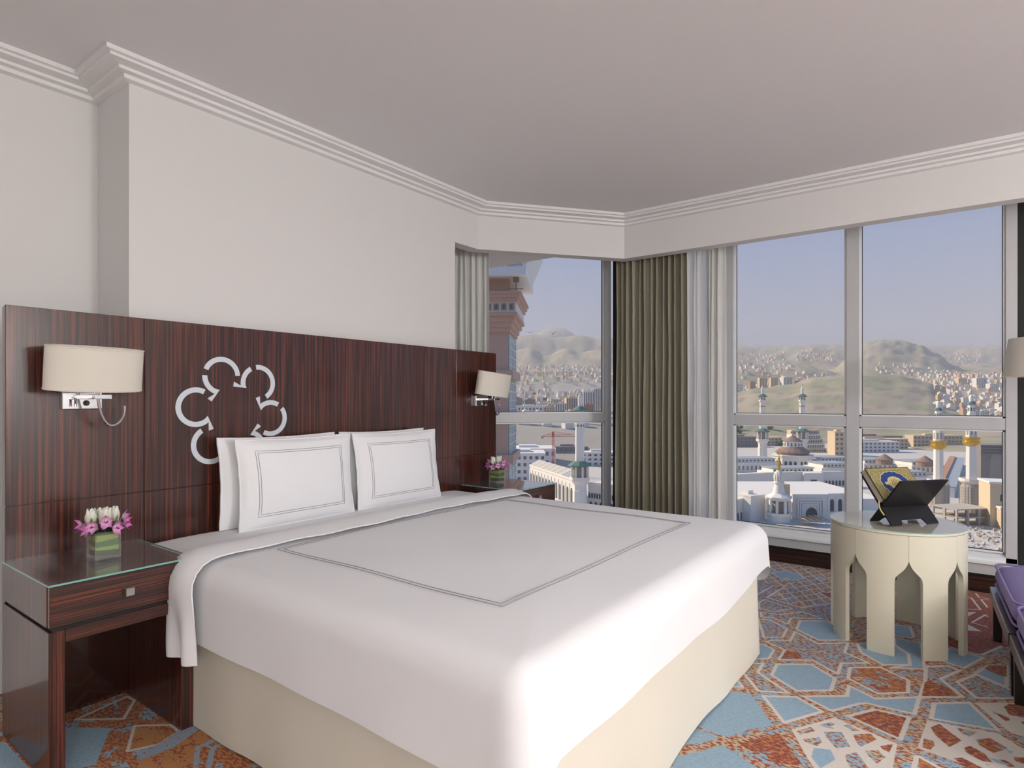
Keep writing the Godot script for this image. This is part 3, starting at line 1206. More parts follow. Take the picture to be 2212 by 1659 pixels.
func side_table() -> void:
	var c := Vector3(-0.28, 0, -3.69)
	var t := thing("side_table", "round cream side table with arched cut-out sides and glass top", "side table", c)
	var R := 0.298
	var th := 0.022
	var yt := 0.578
	for k in 8:
		var a0 := deg_to_rad(98.0 + 45.0 * k)
		# outline over the unrolled face, half width 22.5 degrees
		var hw := deg_to_rad(22.4)
		var fw := deg_to_rad(11.4)
		var m := MB.new()
		var rows := []
		var ny := 30
		for i in ny + 1:
			var y: float
			if i <= 6:
				y = lerpf(0.0, 0.352, i / 6.0)
			elif i <= 24:
				y = lerpf(0.352, 0.456, (i - 6) / 18.0)
			else:
				y = lerpf(0.456, yt, (i - 24) / 6.0)
			var w: float
			if y <= 0.352:
				w = fw
			elif y < 0.456:
				var f := (y - 0.352) / 0.104
				# round shoulder, then an ogee up to the point
				w = hw - (hw - fw) * lerp_line([Vector2(0, 1), Vector2(0.1, 0.985), Vector2(0.2, 0.945), Vector2(0.28, 0.88), Vector2(0.36, 0.78), Vector2(0.45, 0.62), Vector2(0.55, 0.44), Vector2(0.66, 0.28), Vector2(0.78, 0.155), Vector2(0.9, 0.06), Vector2(1, 0)], f)
			else:
				w = hw
			rows.append(Vector2(w, y))
		var nj := 9
		for side in 2:
			var rr := R if side == 0 else R - th
			var p := PackedVector3Array()
			for q in rows:
				for j in nj:
					var a: float = a0 + lerpf(-q.x, q.x, j / (nj - 1.0))
					p.append(Vector3(cos(a) * rr, q.y, sin(a) * rr))
			m.flip = side == 1
			m.grid(p, rows.size(), nj)
		for i in rows.size() - 1:
			for e in [-1.0, 1.0]:
				var q0: Vector2 = rows[i]
				var q1: Vector2 = rows[i + 1]
				var b0: float = a0 + e * q0.x
				var b1: float = a0 + e * q1.x
				var ps := [Vector3(cos(b0) * R, q0.y, sin(b0) * R), Vector3(cos(b1) * R, q1.y, sin(b1) * R), Vector3(cos(b1) * (R - th), q1.y, sin(b1) * (R - th)), Vector3(cos(b0) * (R - th), q0.y, sin(b0) * (R - th))]
				if e < 0.0:
					ps.reverse()
				m.poly(ps)
		obj("arched_panel", m, M.cream, t)
	var m := MB.new()
	m.lathe([Vector2(0.0, yt + 0.001), Vector2(R - 0.001, yt + 0.001)], 64)
	m.lathe([Vector2(R - 0.001, yt + 0.001), Vector2(R + 0.001, yt + 0.002), Vector2(R + 0.001, yt + 0.011), Vector2(R - 0.001, yt + 0.012)], 64)
	m.lathe([Vector2(R - 0.001, yt + 0.012), Vector2(0.0, yt + 0.012)], 64)
	obj("table_top", m, M.cream, t)
	m = MB.new()
	m.lathe([Vector2(R + 0.003, yt + 0.0125), Vector2(R + 0.003, yt + 0.018)], 72)
	m.lathe([Vector2(R + 0.003, yt + 0.018), Vector2(0.0, yt + 0.018)], 72)
	var g := obj("glass_top", m, M.glass, t)
	m = MB.new()
	m.lathe([Vector2(R + 0.0034, yt + 0.0127), Vector2(R + 0.0034, yt + 0.0178)], 72)
	obj("green_edge", m, M.edge_glass, g)
	m = MB.new()
	m.t = Transform3D(Basis(Vector3.UP, 0.3), Vector3(0.0, 0.44, -0.235))
	m.box(Vector3.ZERO, Vector3(0.028, 0.045, 0.001))
	obj("paper_tag", m, M.frame_white, t)

func cover_texture() -> ImageTexture:
	# ornamental gilt board: mottled gold tracery with a scalloped blue medallion, no lettering
	var w := 256
	var h := 360
	var im := Image.create(w, h, false, Image.FORMAT_RGB8)
	var f := noise(FastNoiseLite.TYPE_CELLULAR, 0.16, 1, 4)
	for x in w:
		for y in h:
			var px := (x - w / 2.0) / (w / 2.0)
			var py := (y - h / 2.0) / (h / 2.0)
			var k := f.get_noise_2d(absf(x - w / 2.0), absf(y - h / 2.0))
			var c := Color8(196, 176, 110).lerp(Color8(70, 74, 52), smoothstep(-0.45, -0.75, k))
			c = c.lerp(Color8(222, 206, 150), smoothstep(-0.75, -0.95, k))
			var edge := minf(1.0 - absf(px), (1.0 - absf(py)) * 1.4)
			if edge < 0.03:
				c = Color8(30, 34, 38)
			elif absf(edge - 0.2) < 0.012:
				c = Color8(120, 104, 60)
			# medallion: pointed lobed outline
			var a := atan2(px * 0.72, py)
			var r := sqrt(px * px * 0.5184 + py * py)
			var lob := 0.60 + 0.035 * absf(sin(a * 7.0)) - 0.10 * pow(absf(sin(a)), 2.0)
			var inn := 0.33 + 0.02 * absf(sin(a * 7.0)) - 0.04 * pow(absf(sin(a)), 2.0)
			if r < lob and r > inn:
				c = Color8(34, 60, 128)
			elif absf(r - lob) < 0.02 or absf(r - inn) < 0.015:
				c = Color8(226, 214, 170)
			elif r < inn:
				var kk := sin(r * 70.0 + sin(a * 6.0) * 2.0)
				c = Color8(206, 190, 128).lerp(Color8(70, 66, 50), smoothstep(0.45, 0.75, kk) * float(r < 0.2))
			if absf(px) < 0.09 and absf(py) > 0.3 and absf(py) < 0.48:
				c = Color8(210, 196, 140)
			im.set_pixel(x, y, c)
	im.generate_mipmaps()
	return ImageTexture.create_from_image(im)

func book_and_stand() -> void:
	# folding stand: two boards crossing on an axis, standing on the glass
	var x0 := Vector3(-0.335, 0.679, -3.556)
	var u := Vector3(0.634, 0, -0.773)
	var dp := Vector3(-0.484, 0.780, -0.397).normalized()
	var dq := Vector3(0.484, 0.780, 0.397).normalized()
	var t := thing("book_stand", "black folding book stand of two crossed boards on the round table", "book stand", x0)
	for k in 2:
		var d := dp if k == 0 else dq
		var nn := u.cross(d).normalized()
		var bm := MB.new()
		bm.t = Transform3D(Basis(u, d, nn), Vector3.ZERO)
		var lo := -0.104
		var pts := PackedVector2Array([Vector2(0, 0.186), Vector2(0, lo), Vector2(0.062, lo), Vector2(0.078, lo + 0.03), Vector2(0.205, lo + 0.03), Vector2(0.221, lo), Vector2(0.29, lo), Vector2(0.29, 0.186)])
		if k == 1:
			pts = PackedVector2Array([Vector2(0, 0.186), Vector2(0, lo), Vector2(0.055, lo), Vector2(0.07, lo + 0.024), Vector2(0.13, lo + 0.024), Vector2(0.14, lo + 0.012), Vector2(0.19, lo + 0.012), Vector2(0.20, lo + 0.024), Vector2(0.226, lo + 0.024), Vector2(0.24, lo), Vector2(0.29, lo), Vector2(0.29, 0.186)])
		bm.prism(pts, -0.004, 0.004)
		obj("board", bm, M.black, t)
	# book lying open-side up against the far board
	var nb := u.cross(dp)
	if nb.y < 0.0:
		nb = -nb
	var b := thing("book", "closed book with gold and blue ornamental cover leaning on the black stand", "book", x0 + nb * 0.0045)
	var bs := Basis(u, dp, u.cross(dp).normalized())
	var sg := 1.0 if bs.z.y > 0.0 else -1.0
	var m := MB.new()
	m.t = Transform3D(bs, Vector3.ZERO)
	m.span(Vector3(-0.004, 0.018, sg * 0.001), Vector3(0.272, 0.206, sg * 0.004), 0.001)
	m.span(Vector3(-0.004, 0.018, sg * 0.034), Vector3(0.272, 0.206, sg * 0.037), 0.001)
	m.span(Vector3(0.268, 0.018, sg * 0.001), Vector3(0.272, 0.206, sg * 0.037), 0.001)
	obj("binding", m, M.book_dark, b)
	m = MB.new()
	m.t = Transform3D(bs, Vector3.ZERO)
	m.span(Vector3(0.0, 0.021, sg * 0.004), Vector3(0.268, 0.203, sg * 0.034))
	obj("pages", m, M.pages, b)
	m = MB.new()
	var k := m.v.size()
	m.t = Transform3D(bs, Vector3.ZERO)
	var o := sg * 0.0374
	var q := [Vector3(-0.002, 0.02, o), Vector3(0.27, 0.02, o), Vector3(0.27, 0.204, o), Vector3(-0.002, 0.204, o)]
	if sg < 0.0:
		q.reverse()
	m.poly(q)
	for i in 4:
		var e: Vector3 = q[i]
		m.u[k + i] = Vector2((e.y - 0.02) / 0.184, (e.x + 0.002) / 0.272)
	var cm := mat(255, 255, 255, 0.45)
	cm.albedo_texture = cover_texture()
	obj("cover_print", m, cm, b)
	m = MB.new()
	var pth := []
	for i in 9:
		var f := i / 8.0
		pth.append(bs * Vector3(-0.006 - 0.012 * sin(f * PI), 0.03 - 0.075 * f, sg * (0.016 - 0.02 * f)))
	m.tube(pth, 0.0035, 6)
	obj("ribbon", m, M.ribbon, b)

func ottomans() -> void:
	var spots := [[Vector3(0.107, 0, -3.955), 0.053, "square purple cushioned bench seat on black legs nearest the window", "purple seat cushion of the bench nearest the window"], [Vector3(0.150, 0, -3.195), 0.053, "purple cushioned bench seat on black legs, nearer one cut by the frame edge", "nearer purple seat cushion, overlapping the front of the other"]]
	for s in spots:
		var t := thing("bench", s[2], "bench", s[0], s[1], "purple benches")
		var L := 0.74
		for x in [0.03, 0.74]:
			for z in [0.03, L - 0.03]:
				var m := MB.new()
				var b := 0.019
				m.ring([Vector2(b * 1.25, 0.0), Vector2(b * 1.414, 0.21)], 4, Vector3(x, 0, z))
				obj("leg", m, M.leg_black, t)
		for x in [0.012, 0.758]:
			var m := MB.new()
			m.box(Vector3(x, 0.235, L / 2), Vector3(0.022, 0.052, L), 0.002)
			obj("rail", m, M.rail, t)
			m = MB.new()
			m.box(Vector3(x + 0.006, 0.262, L / 2), Vector3(0.03, 0.004, L), 0.001)
			obj("rail_cap", m, M.rail, t)
		for z in [0.012, L - 0.012]:
			var m := MB.new()
			m.box(Vector3(0.385, 0.235, z), Vector3(0.72, 0.052, 0.022), 0.002)
			obj("rail", m, M.leg_black, t)
		var m := MB.new()
		m.box(Vector3(0.385, 0.25, L / 2), Vector3(0.72, 0.02, L - 0.05))
		obj("seat_board", m, M.leg_black, t)
		var c := thing("seat_cushion", s[3], "cushion", s[0] + Basis(Vector3.UP, s[1]) * Vector3(0.392, 0.335, L / 2), s[1], "purple seat cushions")
		m = MB.new()
		m.cushion(Vector3(0.75, 0.148, 0.765), 0.13, 26, 72, 0.12)
		obj("cover", m, M.purple, c)
		for yy in [-0.045, 0.048]:
			var path := []
			for j in 65:
				var lo := TAU * j / 64
				var q := Vector3(m.spow(cos(lo), 0.13), 0, m.spow(sin(lo), 0.13))
				path.append(Vector3(q.x * 0.371, yy, q.z * 0.379))
			var pm := MB.new()
			pm.tube(path, 0.0055, 6, false)
			obj("piping", pm, M.purple, c)

func floor_lamp() -> void:
	var t := thing("floor_lamp", "floor lamp with white tapered shade, just showing at the picture's right edge", "floor lamp", Vector3(0.374, 0, -4.27))
	var m := MB.new()
	m.lathe([Vector2(0.0, 0.0), Vector2(0.14, 0.0), Vector2(0.14, 0.018), Vector2(0.03, 0.03), Vector2(0.012, 0.05)], 32)
	obj("base", m, M.chrome, t)
	m = MB.new()
	m.tube([Vector3(0, 0.03, 0), Vector3(0, 1.42, 0)], 0.011, 12)
	obj("pole", m, M.chrome, t)
	m = MB.new()
	m.lathe([Vector2(0.205, 1.347), Vector2(0.178, 1.55)], 48)
	m.flip = true
	m.lathe([Vector2(0.203, 1.347), Vector2(0.176, 1.55)], 48)
	m.flip = false
	m.lathe([Vector2(0.203, 1.347), Vector2(0.205, 1.347)], 48)
	obj("lamp_shade", m, M.shade, t)

var cmap := PackedByteArray()
const CW := 1824
const CH := 2048
const CS := 4.5   # texels per centimetre

func cpx(x: float, z: float) -> Vector2:
	return Vector2((x + 295.0) * CS, (z + 492.0) * CS)

func fill_poly(ps: PackedVector2Array, k: int) -> void:
	var y0 := CH
	var y1 := 0
	for p in ps:
		y0 = mini(y0, int(p.y))
		y1 = maxi(y1, int(p.y) + 1)
	for y in range(maxi(y0, 0), mini(y1, CH - 1) + 1):
		var xs := []
		var fy := y + 0.5
		for i in ps.size():
			var a := ps[i]
			var b := ps[(i + 1) % ps.size()]
			if (a.y <= fy) != (b.y <= fy):
				xs.append(a.x + (fy - a.y) / (b.y - a.y) * (b.x - a.x))
		xs.sort()
		for i in range(0, xs.size() - 1, 2):
			for x in range(maxi(int(xs[i]), 0), mini(int(xs[i + 1]), CW - 1) + 1):
				cmap[y * CW + x] = k

func stroke(a: Vector2, b: Vector2, w: float, k: int) -> void:
	var d := (b - a).normalized() * w * 0.5
	var s := Vector2(-d.y, d.x)
	fill_poly(PackedVector2Array([a - d * 0.6 + s, b + d * 0.6 + s, b + d * 0.6 - s, a - d * 0.6 - s]), k)

func cp(k: int, lw: float, v: Array) -> void:
	# one shape of the pattern, floor coordinates in centimetres, with a pale outline lw wide
	var ps := PackedVector2Array()
	for i in range(0, v.size(), 2):
		ps.append(cpx(v[i], v[i + 1]))
	if k >= 0:
		fill_poly(ps, k)
	if lw > 0.0:
		for i in (ps.size() if k >= 0 else ps.size() - 1):
			stroke(ps[i], ps[(i + 1) % ps.size()], lw * CS, 5)

func carpet_pattern() -> void:
	cp(9, 0.0, [-285.7, -64.4, -309.7, -92.1, -293.4, -120.2, -263.4, -152.7, -179.5, -119.6, -169.6, -113, -246, -55.4])
	cp(3, 0.0, [-131.9, -495.5, -67.3, -491.1, -53.6, -391.1, -95.8, -359.6])
	cp(2, 1.1, [-271.6, -85.6, -275.7, -105, -270, -105.5, -257.7, -96.9])
	cp(1, 0.0, [-269, -80.8, -254.3, -91.2, -232.6, -79, -234.7, -75.3, -239.3, -71.9])
	cp(1, 0.0, [-276.6, -63, -274, -65, -248.5, -65, -257.1, -58.6])
	cp(6, 1.1, [-248.8, -97.2, -238.7, -105.4, -231.5, -105.3, -228.4, -97.3, -232.7, -88.7])
	cp(8, 0.0, [-230, -91.2, -228.6, -97.1, -232, -105.5, -232.9, -114.8, -223.2, -116.1, -227.5, -111.9, -222.3, -99.1, -223.6, -88.7])
	cp(6, 0.0, [-223.6, -88.7, -221.8, -98.9, -227.3, -112, -220.9, -116.2, -215.7, -115.9, -215.8, -103.9, -204.7, -97.6, -219.1, -86.9])
	cp(8, 0.0, [-204.7, -97.6, -216.3, -103.9, -216.4, -115.7, -214.2, -115.9, -214.6, -104.8, -203.3, -98.7])
	cp(8, 0.0, [-201.3, -100.2, -211.2, -106.3, -212, -116, -210.1, -116.3, -210, -107.7, -199.8, -101.3])
	cp(8, 0.0, [-190.1, -109.2, -191.3, -117.4, -189.8, -117.5, -188.1, -110])
	cp(10, 0.0, [-129.1, -485.1, -94.6, -488.6, -75.1, -477.4, -64.1, -412, -76, -386.5, -96, -396.1, -97, -412.9, -94.8, -425.5, -101.2, -424.1, -112.8, -423.5])
	cp(1, 0.8, [-108.6, -451.8, -105.3, -458.8, -101, -466, -96.3, -459.7, -93.6, -463.6, -87.4, -451.3, -93.3, -440.4, -97.2, -445.9, -98.3, -439, -103.2, -445.1])
	cp(1, 0.8, [-80.8, -458.1, -79.6, -461.5, -75.3, -456.2, -77.2, -451.8])
	cp(3, 0.8, [-97, -394.3, -93, -426.8, -76.1, -386.9, -96.8, -394.5])
	cp(10, 0.0, [-95.8, -397.3, -92.6, -424.9, -80.5, -429.5, -66, -405, -76.2, -387.3])
	cp(-1, 1.0, [-103.7, -394.3, -100.3, -422.5, -93, -426.8, -97.5, -394, -76, -386.5, -63.7, -404.8])
	cp(3, 1.0, [-98.5, -380.7, -97.5, -389.1, -80, -381.8, -87, -370.4, -95.3, -369.5])
	cp(2, 0.9, [-73.8, -424.9, -65.8, -428.8, -63.1, -410.9])
	cp(3, 1.1, [-93.2, -364.9, -84.4, -366.2, -74.2, -379.7, -62.9, -374.2, -77.3, -365.1, -76.7, -353.9, -85.7, -360, -91.1, -356.5])
	cp(3, 1.1, [-91.3, -351.3, -86.4, -355, -75.3, -346, -74.5, -333.2, -82, -326.6])
	cp(3, 1.2, [-79.9, -321.6, -77.3, -325.9, -70.3, -330.2, -71.1, -344.6, -58.4, -334.4, -46.5, -344.7, -46, -330.6, -35.1, -324.1, -45.3, -316.1, -44.8, -302.6, -56.6, -311.7, -69.5, -302.9, -69.8, -316.5])
	cp(2, 0.0, [-69.1, -315.9, -64.5, -317.2, -61.4, -312.9, -62, -309.9, -68.9, -304.8])
	cp(1, 1.2, [-72.3, -363.2, -59.9, -372.4, -46.4, -358, -48, -347.8, -58.9, -339.6, -71.3, -349])
	cp(1, 1.1, [-82.2, -316.3, -79.7, -317.2, -74.1, -313.5, -73.6, -301.3, -80.7, -295.2])
	cp(1, 1.3, [-69, -297.2, -56.4, -306.6, -45.1, -297.1, -44.6, -284.1, -56, -275, -68.1, -283.8])
	cp(3, 1.3, [-84.7, -285.9, -74.4, -294.3, -73.8, -283.1, -58.5, -270.9, -69, -265.3, -79.6, -279.9])
	cp(9, 1.3, [-41.4, -313.4, -30.1, -321.8, -19.2, -314.2, -18.5, -301, -28.5, -292.6, -40.5, -300.8])
	cp(3, 0.0, [-39.7, -303.6, -33.5, -306.8, -24.9, -304.7, -25.5, -298.8, -30.7, -296.9, -36.2, -299.7])
	cp(2, 0.0, [-32.2, -299.2, -30.3, -302, -29.1, -299.4, -26, -303.9, -25.2, -299.7, -27.9, -295.7])
	cp(1, 1.3, [-53, -271.4, -38.5, -282.6, -39.1, -293.2, -28.8, -286.9, -14.5, -299.2, -15.2, -282, -31.3, -280.5, -33.4, -278.5, -41.3, -265.6])
	cp(1, 1.3, [-66.2, -261.9, -55, -269.1, -44.3, -262.6, -54.3, -245])
	cp(2, 1.4, [-35.7, -264.8, -28, -276.8, -16.7, -277.8, -18.2, -257.9])
	cp(4, 0.0, [-50.9, -241.5, -39.7, -260.4, -19, -253.9, -18.8, -230.5, -37.1, -216.9, -42.8, -226])
	cp(3, 0.0, [-43.1, -251, -40.4, -255.7, -38.7, -255.4, -39.6, -253.1])
	cp(3, 0.0, [-36.1, -256.2, -34.7, -257.8, -30.7, -255.6, -32.7, -254.1])
	cp(3, 0.0, [-49.2, -241.3, -45.6, -247.5, -44, -245.6, -47.7, -239.8])
	cp(3, 0.0, [-46.1, -237.1, -41.6, -241.9, -40.7, -239.1, -41.4, -235.3, -45, -235.5])
	cp(3, 0.0, [-41, -246.9, -36, -250.6, -32, -241.8, -35.7, -238.1, -39.6, -243.4])
	cp(9, 0.0, [-32.1, -251.4, -27.2, -255.6, -25.1, -252.7, -29.1, -244, -30.6, -246.7])
	cp(2, 0.0, [-23.4, -248.7, -20.1, -252.6, -20.7, -246.1, -22.6, -247])
	cp(3, 0.0, [-27.4, -242, -23.8, -245.1, -21.4, -242, -23.3, -236.2, -25.6, -238.9])
	cp(3, 0.0, [-32.4, -235.1, -29.7, -239.4, -24.6, -230.2, -28.6, -225.2, -31.6, -231.8])
	cp(1, 0.0, [-41.9, -233.5, -37.2, -235.6, -34.9, -230.2, -38, -221.9, -41.5, -227])
	cp(4, 0.0, [-10.9, -279.4, 10, -283.8, 18, -275.4, 16.5, -253, 4.9, -252.3, -12.9, -254.9])
	cp(2, 0.0, [-9.7, -273.8, -7.3, -278.8, -0.6, -270, -4, -262.7, -7.9, -268.5])
	cp(3, 0.0, [-1.9, -279.6, 4.1, -280.5, 1.7, -275.2, -0.1, -275.3])
	cp(9, 0.0, [3.6, -273.6, 7.7, -278.2, 12.5, -273.6, 8.2, -267.2, 4.8, -270.2])
	cp(2, 0.0, [0.4, -265.1, 2, -267.7, 5.7, -264.9, 7.8, -259.9, 4.9, -259, 0.8, -262.1])
	cp(9, 0.0, [-11.2, -264.1, -8.8, -263.9, -8.2, -260.5, -9.3, -256.4, -11.4, -256.7])
	cp(2, 0.0, [-2.6, -255.2, -0.2, -257.3, 5, -254, 0.9, -251])
	cp(2, 0.0, [9.7, -263.5, 11.7, -264.1, 13.8, -261.4, 12, -260])
	cp(2, 0.0, [13.8, -268.3, 16.6, -269.9, 16.3, -265.3, 14.2, -265.5])
	cp(9, 1.4, [-12.8, -248.4, -12.1, -249.3, -2.3, -242.9, -13.4, -234.6])
	cp(4, 0.0, [3.7, -307, 24.8, -322.8, 22.1, -287.4, 14.1, -286.9])
	cp(2, 0.0, [13, -309.7, 14.9, -314.2, 19.4, -315.7, 21.2, -311.2, 18.7, -304.2, 14.4, -303.2])
	cp(2, 0.0, [9.1, -302.8, 14, -300.1, 14.1, -298, 13, -296.6])
	cp(2, 0.0, [17.5, -298.9, 20.6, -302.9, 19.3, -296])
	cp(1, 1.4, [-9.4, -296.7, 1.9, -305.7, 10.5, -286.5, -9.9, -282])
	cp(3, 1.4, [-13.8, -335.2, -5.5, -342.2, -1.2, -339.9, -8, -324.3, -0.1, -310.1, -14.2, -299.4, -13.2, -316.9])
	cp(2, 0.0, [-13.3, -315.1, -12.4, -318.9, -5.9, -316.8, -2.1, -309.3, -13.6, -301.1])
	cp(3, 1.4, [-2.2, -325.1, 4.3, -338.6, 13.7, -331.4, 22.2, -325.2, 4.3, -312.4])
	cp(1, 1.3, [4.1, -340, 9.4, -354, 15.9, -358.9, 14.7, -332.1])
	cp(2, 0.0, [7.9, -349, 9.4, -354, 15.9, -358.9, 15.2, -343.9, 12.1, -344.5])
	cp(1, 1.1, [-28.3, -366.2, -17.2, -366.5, -14, -331.6, -26.6, -324.3, -19.6, -333, -21, -347.1, -27.5, -355.7])
	cp(1, 1.2, [-42.7, -346.4, -27.8, -355.5, -21.3, -346.9, -19.7, -333.4, -29.6, -325.6, -39.7, -335.6])
	cp(1, 1.0, [-31.7, -386.7, -23, -390.2, -20.3, -372.1, -28.5, -368.8])
	cp(1, 1.2, [-8.7, -347.4, -6, -366.6, 7.6, -363.2, 0.3, -344])
	cp(7, 0.0, [-7.7, -383.2, 0.9, -400.9, 19.3, -418.2, 20.4, -386.3, 15, -385.3, 7, -366.6, 1.1, -367, -7.4, -368.6])
	cp(7, 0.0, [-1, -482.5, 36.6, -507.1, 28.3, -392.2, 15.1, -397, -0.8, -391.7])
	cp(-1, 1.2, [-7.4, -369.6, 1.1, -367, 7, -366.6, 15.2, -385.5])
	cp(-1, 1.0, [2.4, -467, 4, -468.3, 8, -445.2, 1.6, -441.9])
	cp(4, 0.0, [1.8, -435.7, 5.9, -438.8, 1.7, -426.3])
	cp(-1, 0.9, [10.9, -433.2, 10.1, -436.5, 3.7, -416.9, 10.4, -413.4])
	cp(4, 0.0, [1.7, -412.3, 7.7, -403.9, 1.6, -400.9])
	cp(-1, 0.9, [6.3, -481.3, 7.7, -472.6, 12.3, -472.8])
	cp(-1, 0.9, [11.9, -469.4, 8.6, -468.5, 11.4, -452.7])
	cp(1, 0.0, [-80.9, -256.4, -76.3, -258.9, -71, -260.9, -66, -253.7, -60.9, -245.7, -56.9, -240.4, -63, -233.3, -68.1, -222.7, -72.2, -221.5, -80, -222.7])
	cp(1, 0.0, [-80.1, -221.1, -73.9, -220.8, -70.5, -219, -74.8, -213.5, -79.8, -207])
	cp(1, 0.0, [-79.1, -198.8, -73.4, -207.3, -68.3, -216, -61.4, -212.9, -54.6, -209.6, -54.4, -204.7, -76.1, -188.6])
	cp(2, 0.0, [-63.9, -220.4, -54.2, -235.7, -46.1, -224, -43.3, -220.7, -50, -216.3, -52.6, -216])
	cp(1, 1.1, [-82, -263.1, -80.2, -272, -75.2, -264.9, -81.5, -260.1])

func ntile(kind: int, freq: float, oct: int, sd: int) -> PackedByteArray:
	var im := noise(kind, freq, oct, sd).get_seamless_image(512, 512)
	im.convert(Image.FORMAT_L8)
	return im.get_data()

func carpet() -> StandardMaterial3D:
	cmap.resize(CW * CH)
	carpet_pattern()
	var na := ntile(FastNoiseLite.TYPE_SIMPLEX_SMOOTH, 0.030, 3, 21)
	var nb := ntile(FastNoiseLite.TYPE_SIMPLEX_SMOOTH, 0.085, 2, 22)
	var nc := ntile(FastNoiseLite.TYPE_SIMPLEX_SMOOTH, 0.35, 1, 23)
	var out := PackedByteArray()
	out.resize(CW * CH * 3)
	# palette: beige, ochre, rust, dark rust, blue, pale line, grey blue line
	var pr := [186, 182, 150, 112, 142, 212, 146]
	var pg := [172, 122, 66, 46, 170, 203, 160]
	var pb := [150, 62, 42, 40, 190, 194, 178]
	var o := 0
	for y in CH:
		var row := (y & 511) * 512
		var row2 := ((y * 2 + 77) & 511) * 512
		var zz := y / CS - 492.0
		for x in CW:
			var k := cmap[y * CW + x]
			var a := na[row + ((x >> 1) & 511)]
			var b := nb[row2 + ((x + 131) & 511)]
			var c := nc[row2 + ((x >> 1) & 511)]
			var g := (c - 128) / 14
			var i := 0
			if k == 1:
				i = 4
				g = (c - 128) / 9 + (b - 128) / 14
			elif k == 5:
				i = 5
			elif k == 2:
				i = 2 if b < 150 else 1
				if b < 84:
					i = 3
				elif a > 205:
					i = 4
			elif k == 7:
				i = 2 if b < 178 else 1
				if b < 100:
					i = 3
			elif k == 9:
				i = 2 if b < 122 else 1
				if a > 158 and b > 90:
					i = 4
			elif k == 6:
				i = 1 if a + b > 200 else 2
			elif k == 8:
				i = 6
				if b > 205:
					i = 2
			elif k == 4:
				i = 5
				if a > 214:
					i = 4
			elif k == 3:
				i = 4
				if b < 96:
					i = 2
				elif b < 112:
					i = 1
				elif a < 92:
					i = 0
			else:
				# mottled ground between the shapes
				if a > 150:
					i = 4 if b > 90 else 2
				elif b < 104:
					i = 2
				elif b < 126:
					i = 1
				if k == 10:
					var xx := x / CS - 295.0
					var da := fposmod(-0.853 * xx + 0.522 * zz, 7.4)
					var db := fposmod(0.853 * xx + 0.522 * zz + 2.0, 7.4)
					if da < 0.95 or db < 0.95:
						i = 5
			out[o] = clampi(pr[i] + g, 0, 255)
			out[o + 1] = clampi(pg[i] + g, 0, 255)
			out[o + 2] = clampi(pb[i] + g, 0, 255)
			o += 3
	var im := Image.create_from_data(CW, CH, false, Image.FORMAT_RGB8, out)
	cmap = PackedByteArray()
	var m := mat(255, 255, 255, 0.95)
	m.albedo_texture = ImageTexture.create_from_image(im)
	m.rim_enabled = true
	m.rim = 0.3
	# floor uv: (x, z) in metres
	m.uv1_scale = Vector3(CS * 100.0 / CW, CS * 100.0 / CH, 1)
	m.uv1_offset = Vector3(2.95 * CS * 100.0 / CW, 4.92 * CS * 100.0 / CH, 0)
	return m

const CITY_TURN := 0.640745   # the city's street grid is turned against the room
const GROUND := -75.0

func site(x: float, d: float, y := GROUND) -> Vector3:
	# x metres along the streets, d metres out from the hotel
	return Basis(Vector3.UP, CITY_TURN) * Vector3(x, y, -d)

func lerp_table(t: Array, x: float) -> float:
	if x <= t[0].x:
		return t[0].y
	for i in t.size() - 1:
		if x <= t[i + 1].x:
			var f: float = (x - t[i].x) / (t[i + 1].x - t[i].x)
			return lerpf(t[i].y, t[i + 1].y, f * f * (3.0 - 2.0 * f))
	return t[-1].y

var ridges := []
var hill_noise: FastNoiseLite
var hill_noise2: FastNoiseLite

func ridge(d: float, front: float, back: float, crest: Array) -> void:
	ridges.append([d, front, back, crest])

func ground_at(x: float, d: float) -> float:
	# height of the land; b is the bearing as a slope x / d
	var b := x / d
	var left := lerp_table([Vector2(650, -75), Vector2(1000, -32), Vector2(1500, -22), Vector2(2200, 22), Vector2(3000, 125), Vector2(4200, 225), Vector2(9000, 300)], d)
	var mid := lerp_table([Vector2(1050, -75), Vector2(1500, -40), Vector2(2600, 40), Vector2(3400, 130), Vector2(5000, 300), Vector2(9000, 500)], d)
	var right := lerp_table([Vector2(800, -75), Vector2(1400, -44), Vector2(2000, -6), Vector2(3000, 112), Vector2(4500, 225), Vector2(9000, 400)], d)
	var h := lerpf(lerpf(left, mid, smoothstep(0.2, 0.34, b)), right, smoothstep(0.62, 0.72, b))
	var base := h
	for r in ridges:
		var c: float = lerp_table(r[3], b)
		var k: float = (d - r[0]) / (r[1] if d < r[0] else r[2])
		if absf(k) < 1.0:
			var s := 1.0 - absf(k)
			s = s * s * (3.0 - 2.0 * s) * 0.55 + s * 0.45
			h = maxf(h, lerpf(base - 6.0, c, s))
	var rough := clampf((h - base) * 0.02, 0.0, 1.0)
	var n := hill_noise.get_noise_2d(x, d)
	h += rough * (-absf(n) * 0.11 + 0.02) * clampf(h - GROUND, 0.0, 420.0)
	h += hill_noise2.get_noise_2d(x, d) * 5.0 * clampf((d - 900.0) / 2000.0, 0.0, 1.0)
	return h - 2.0 if d < 1150.0 else h - 2.0 * clampf((1400.0 - d) / 250.0, 0.0, 1.0)

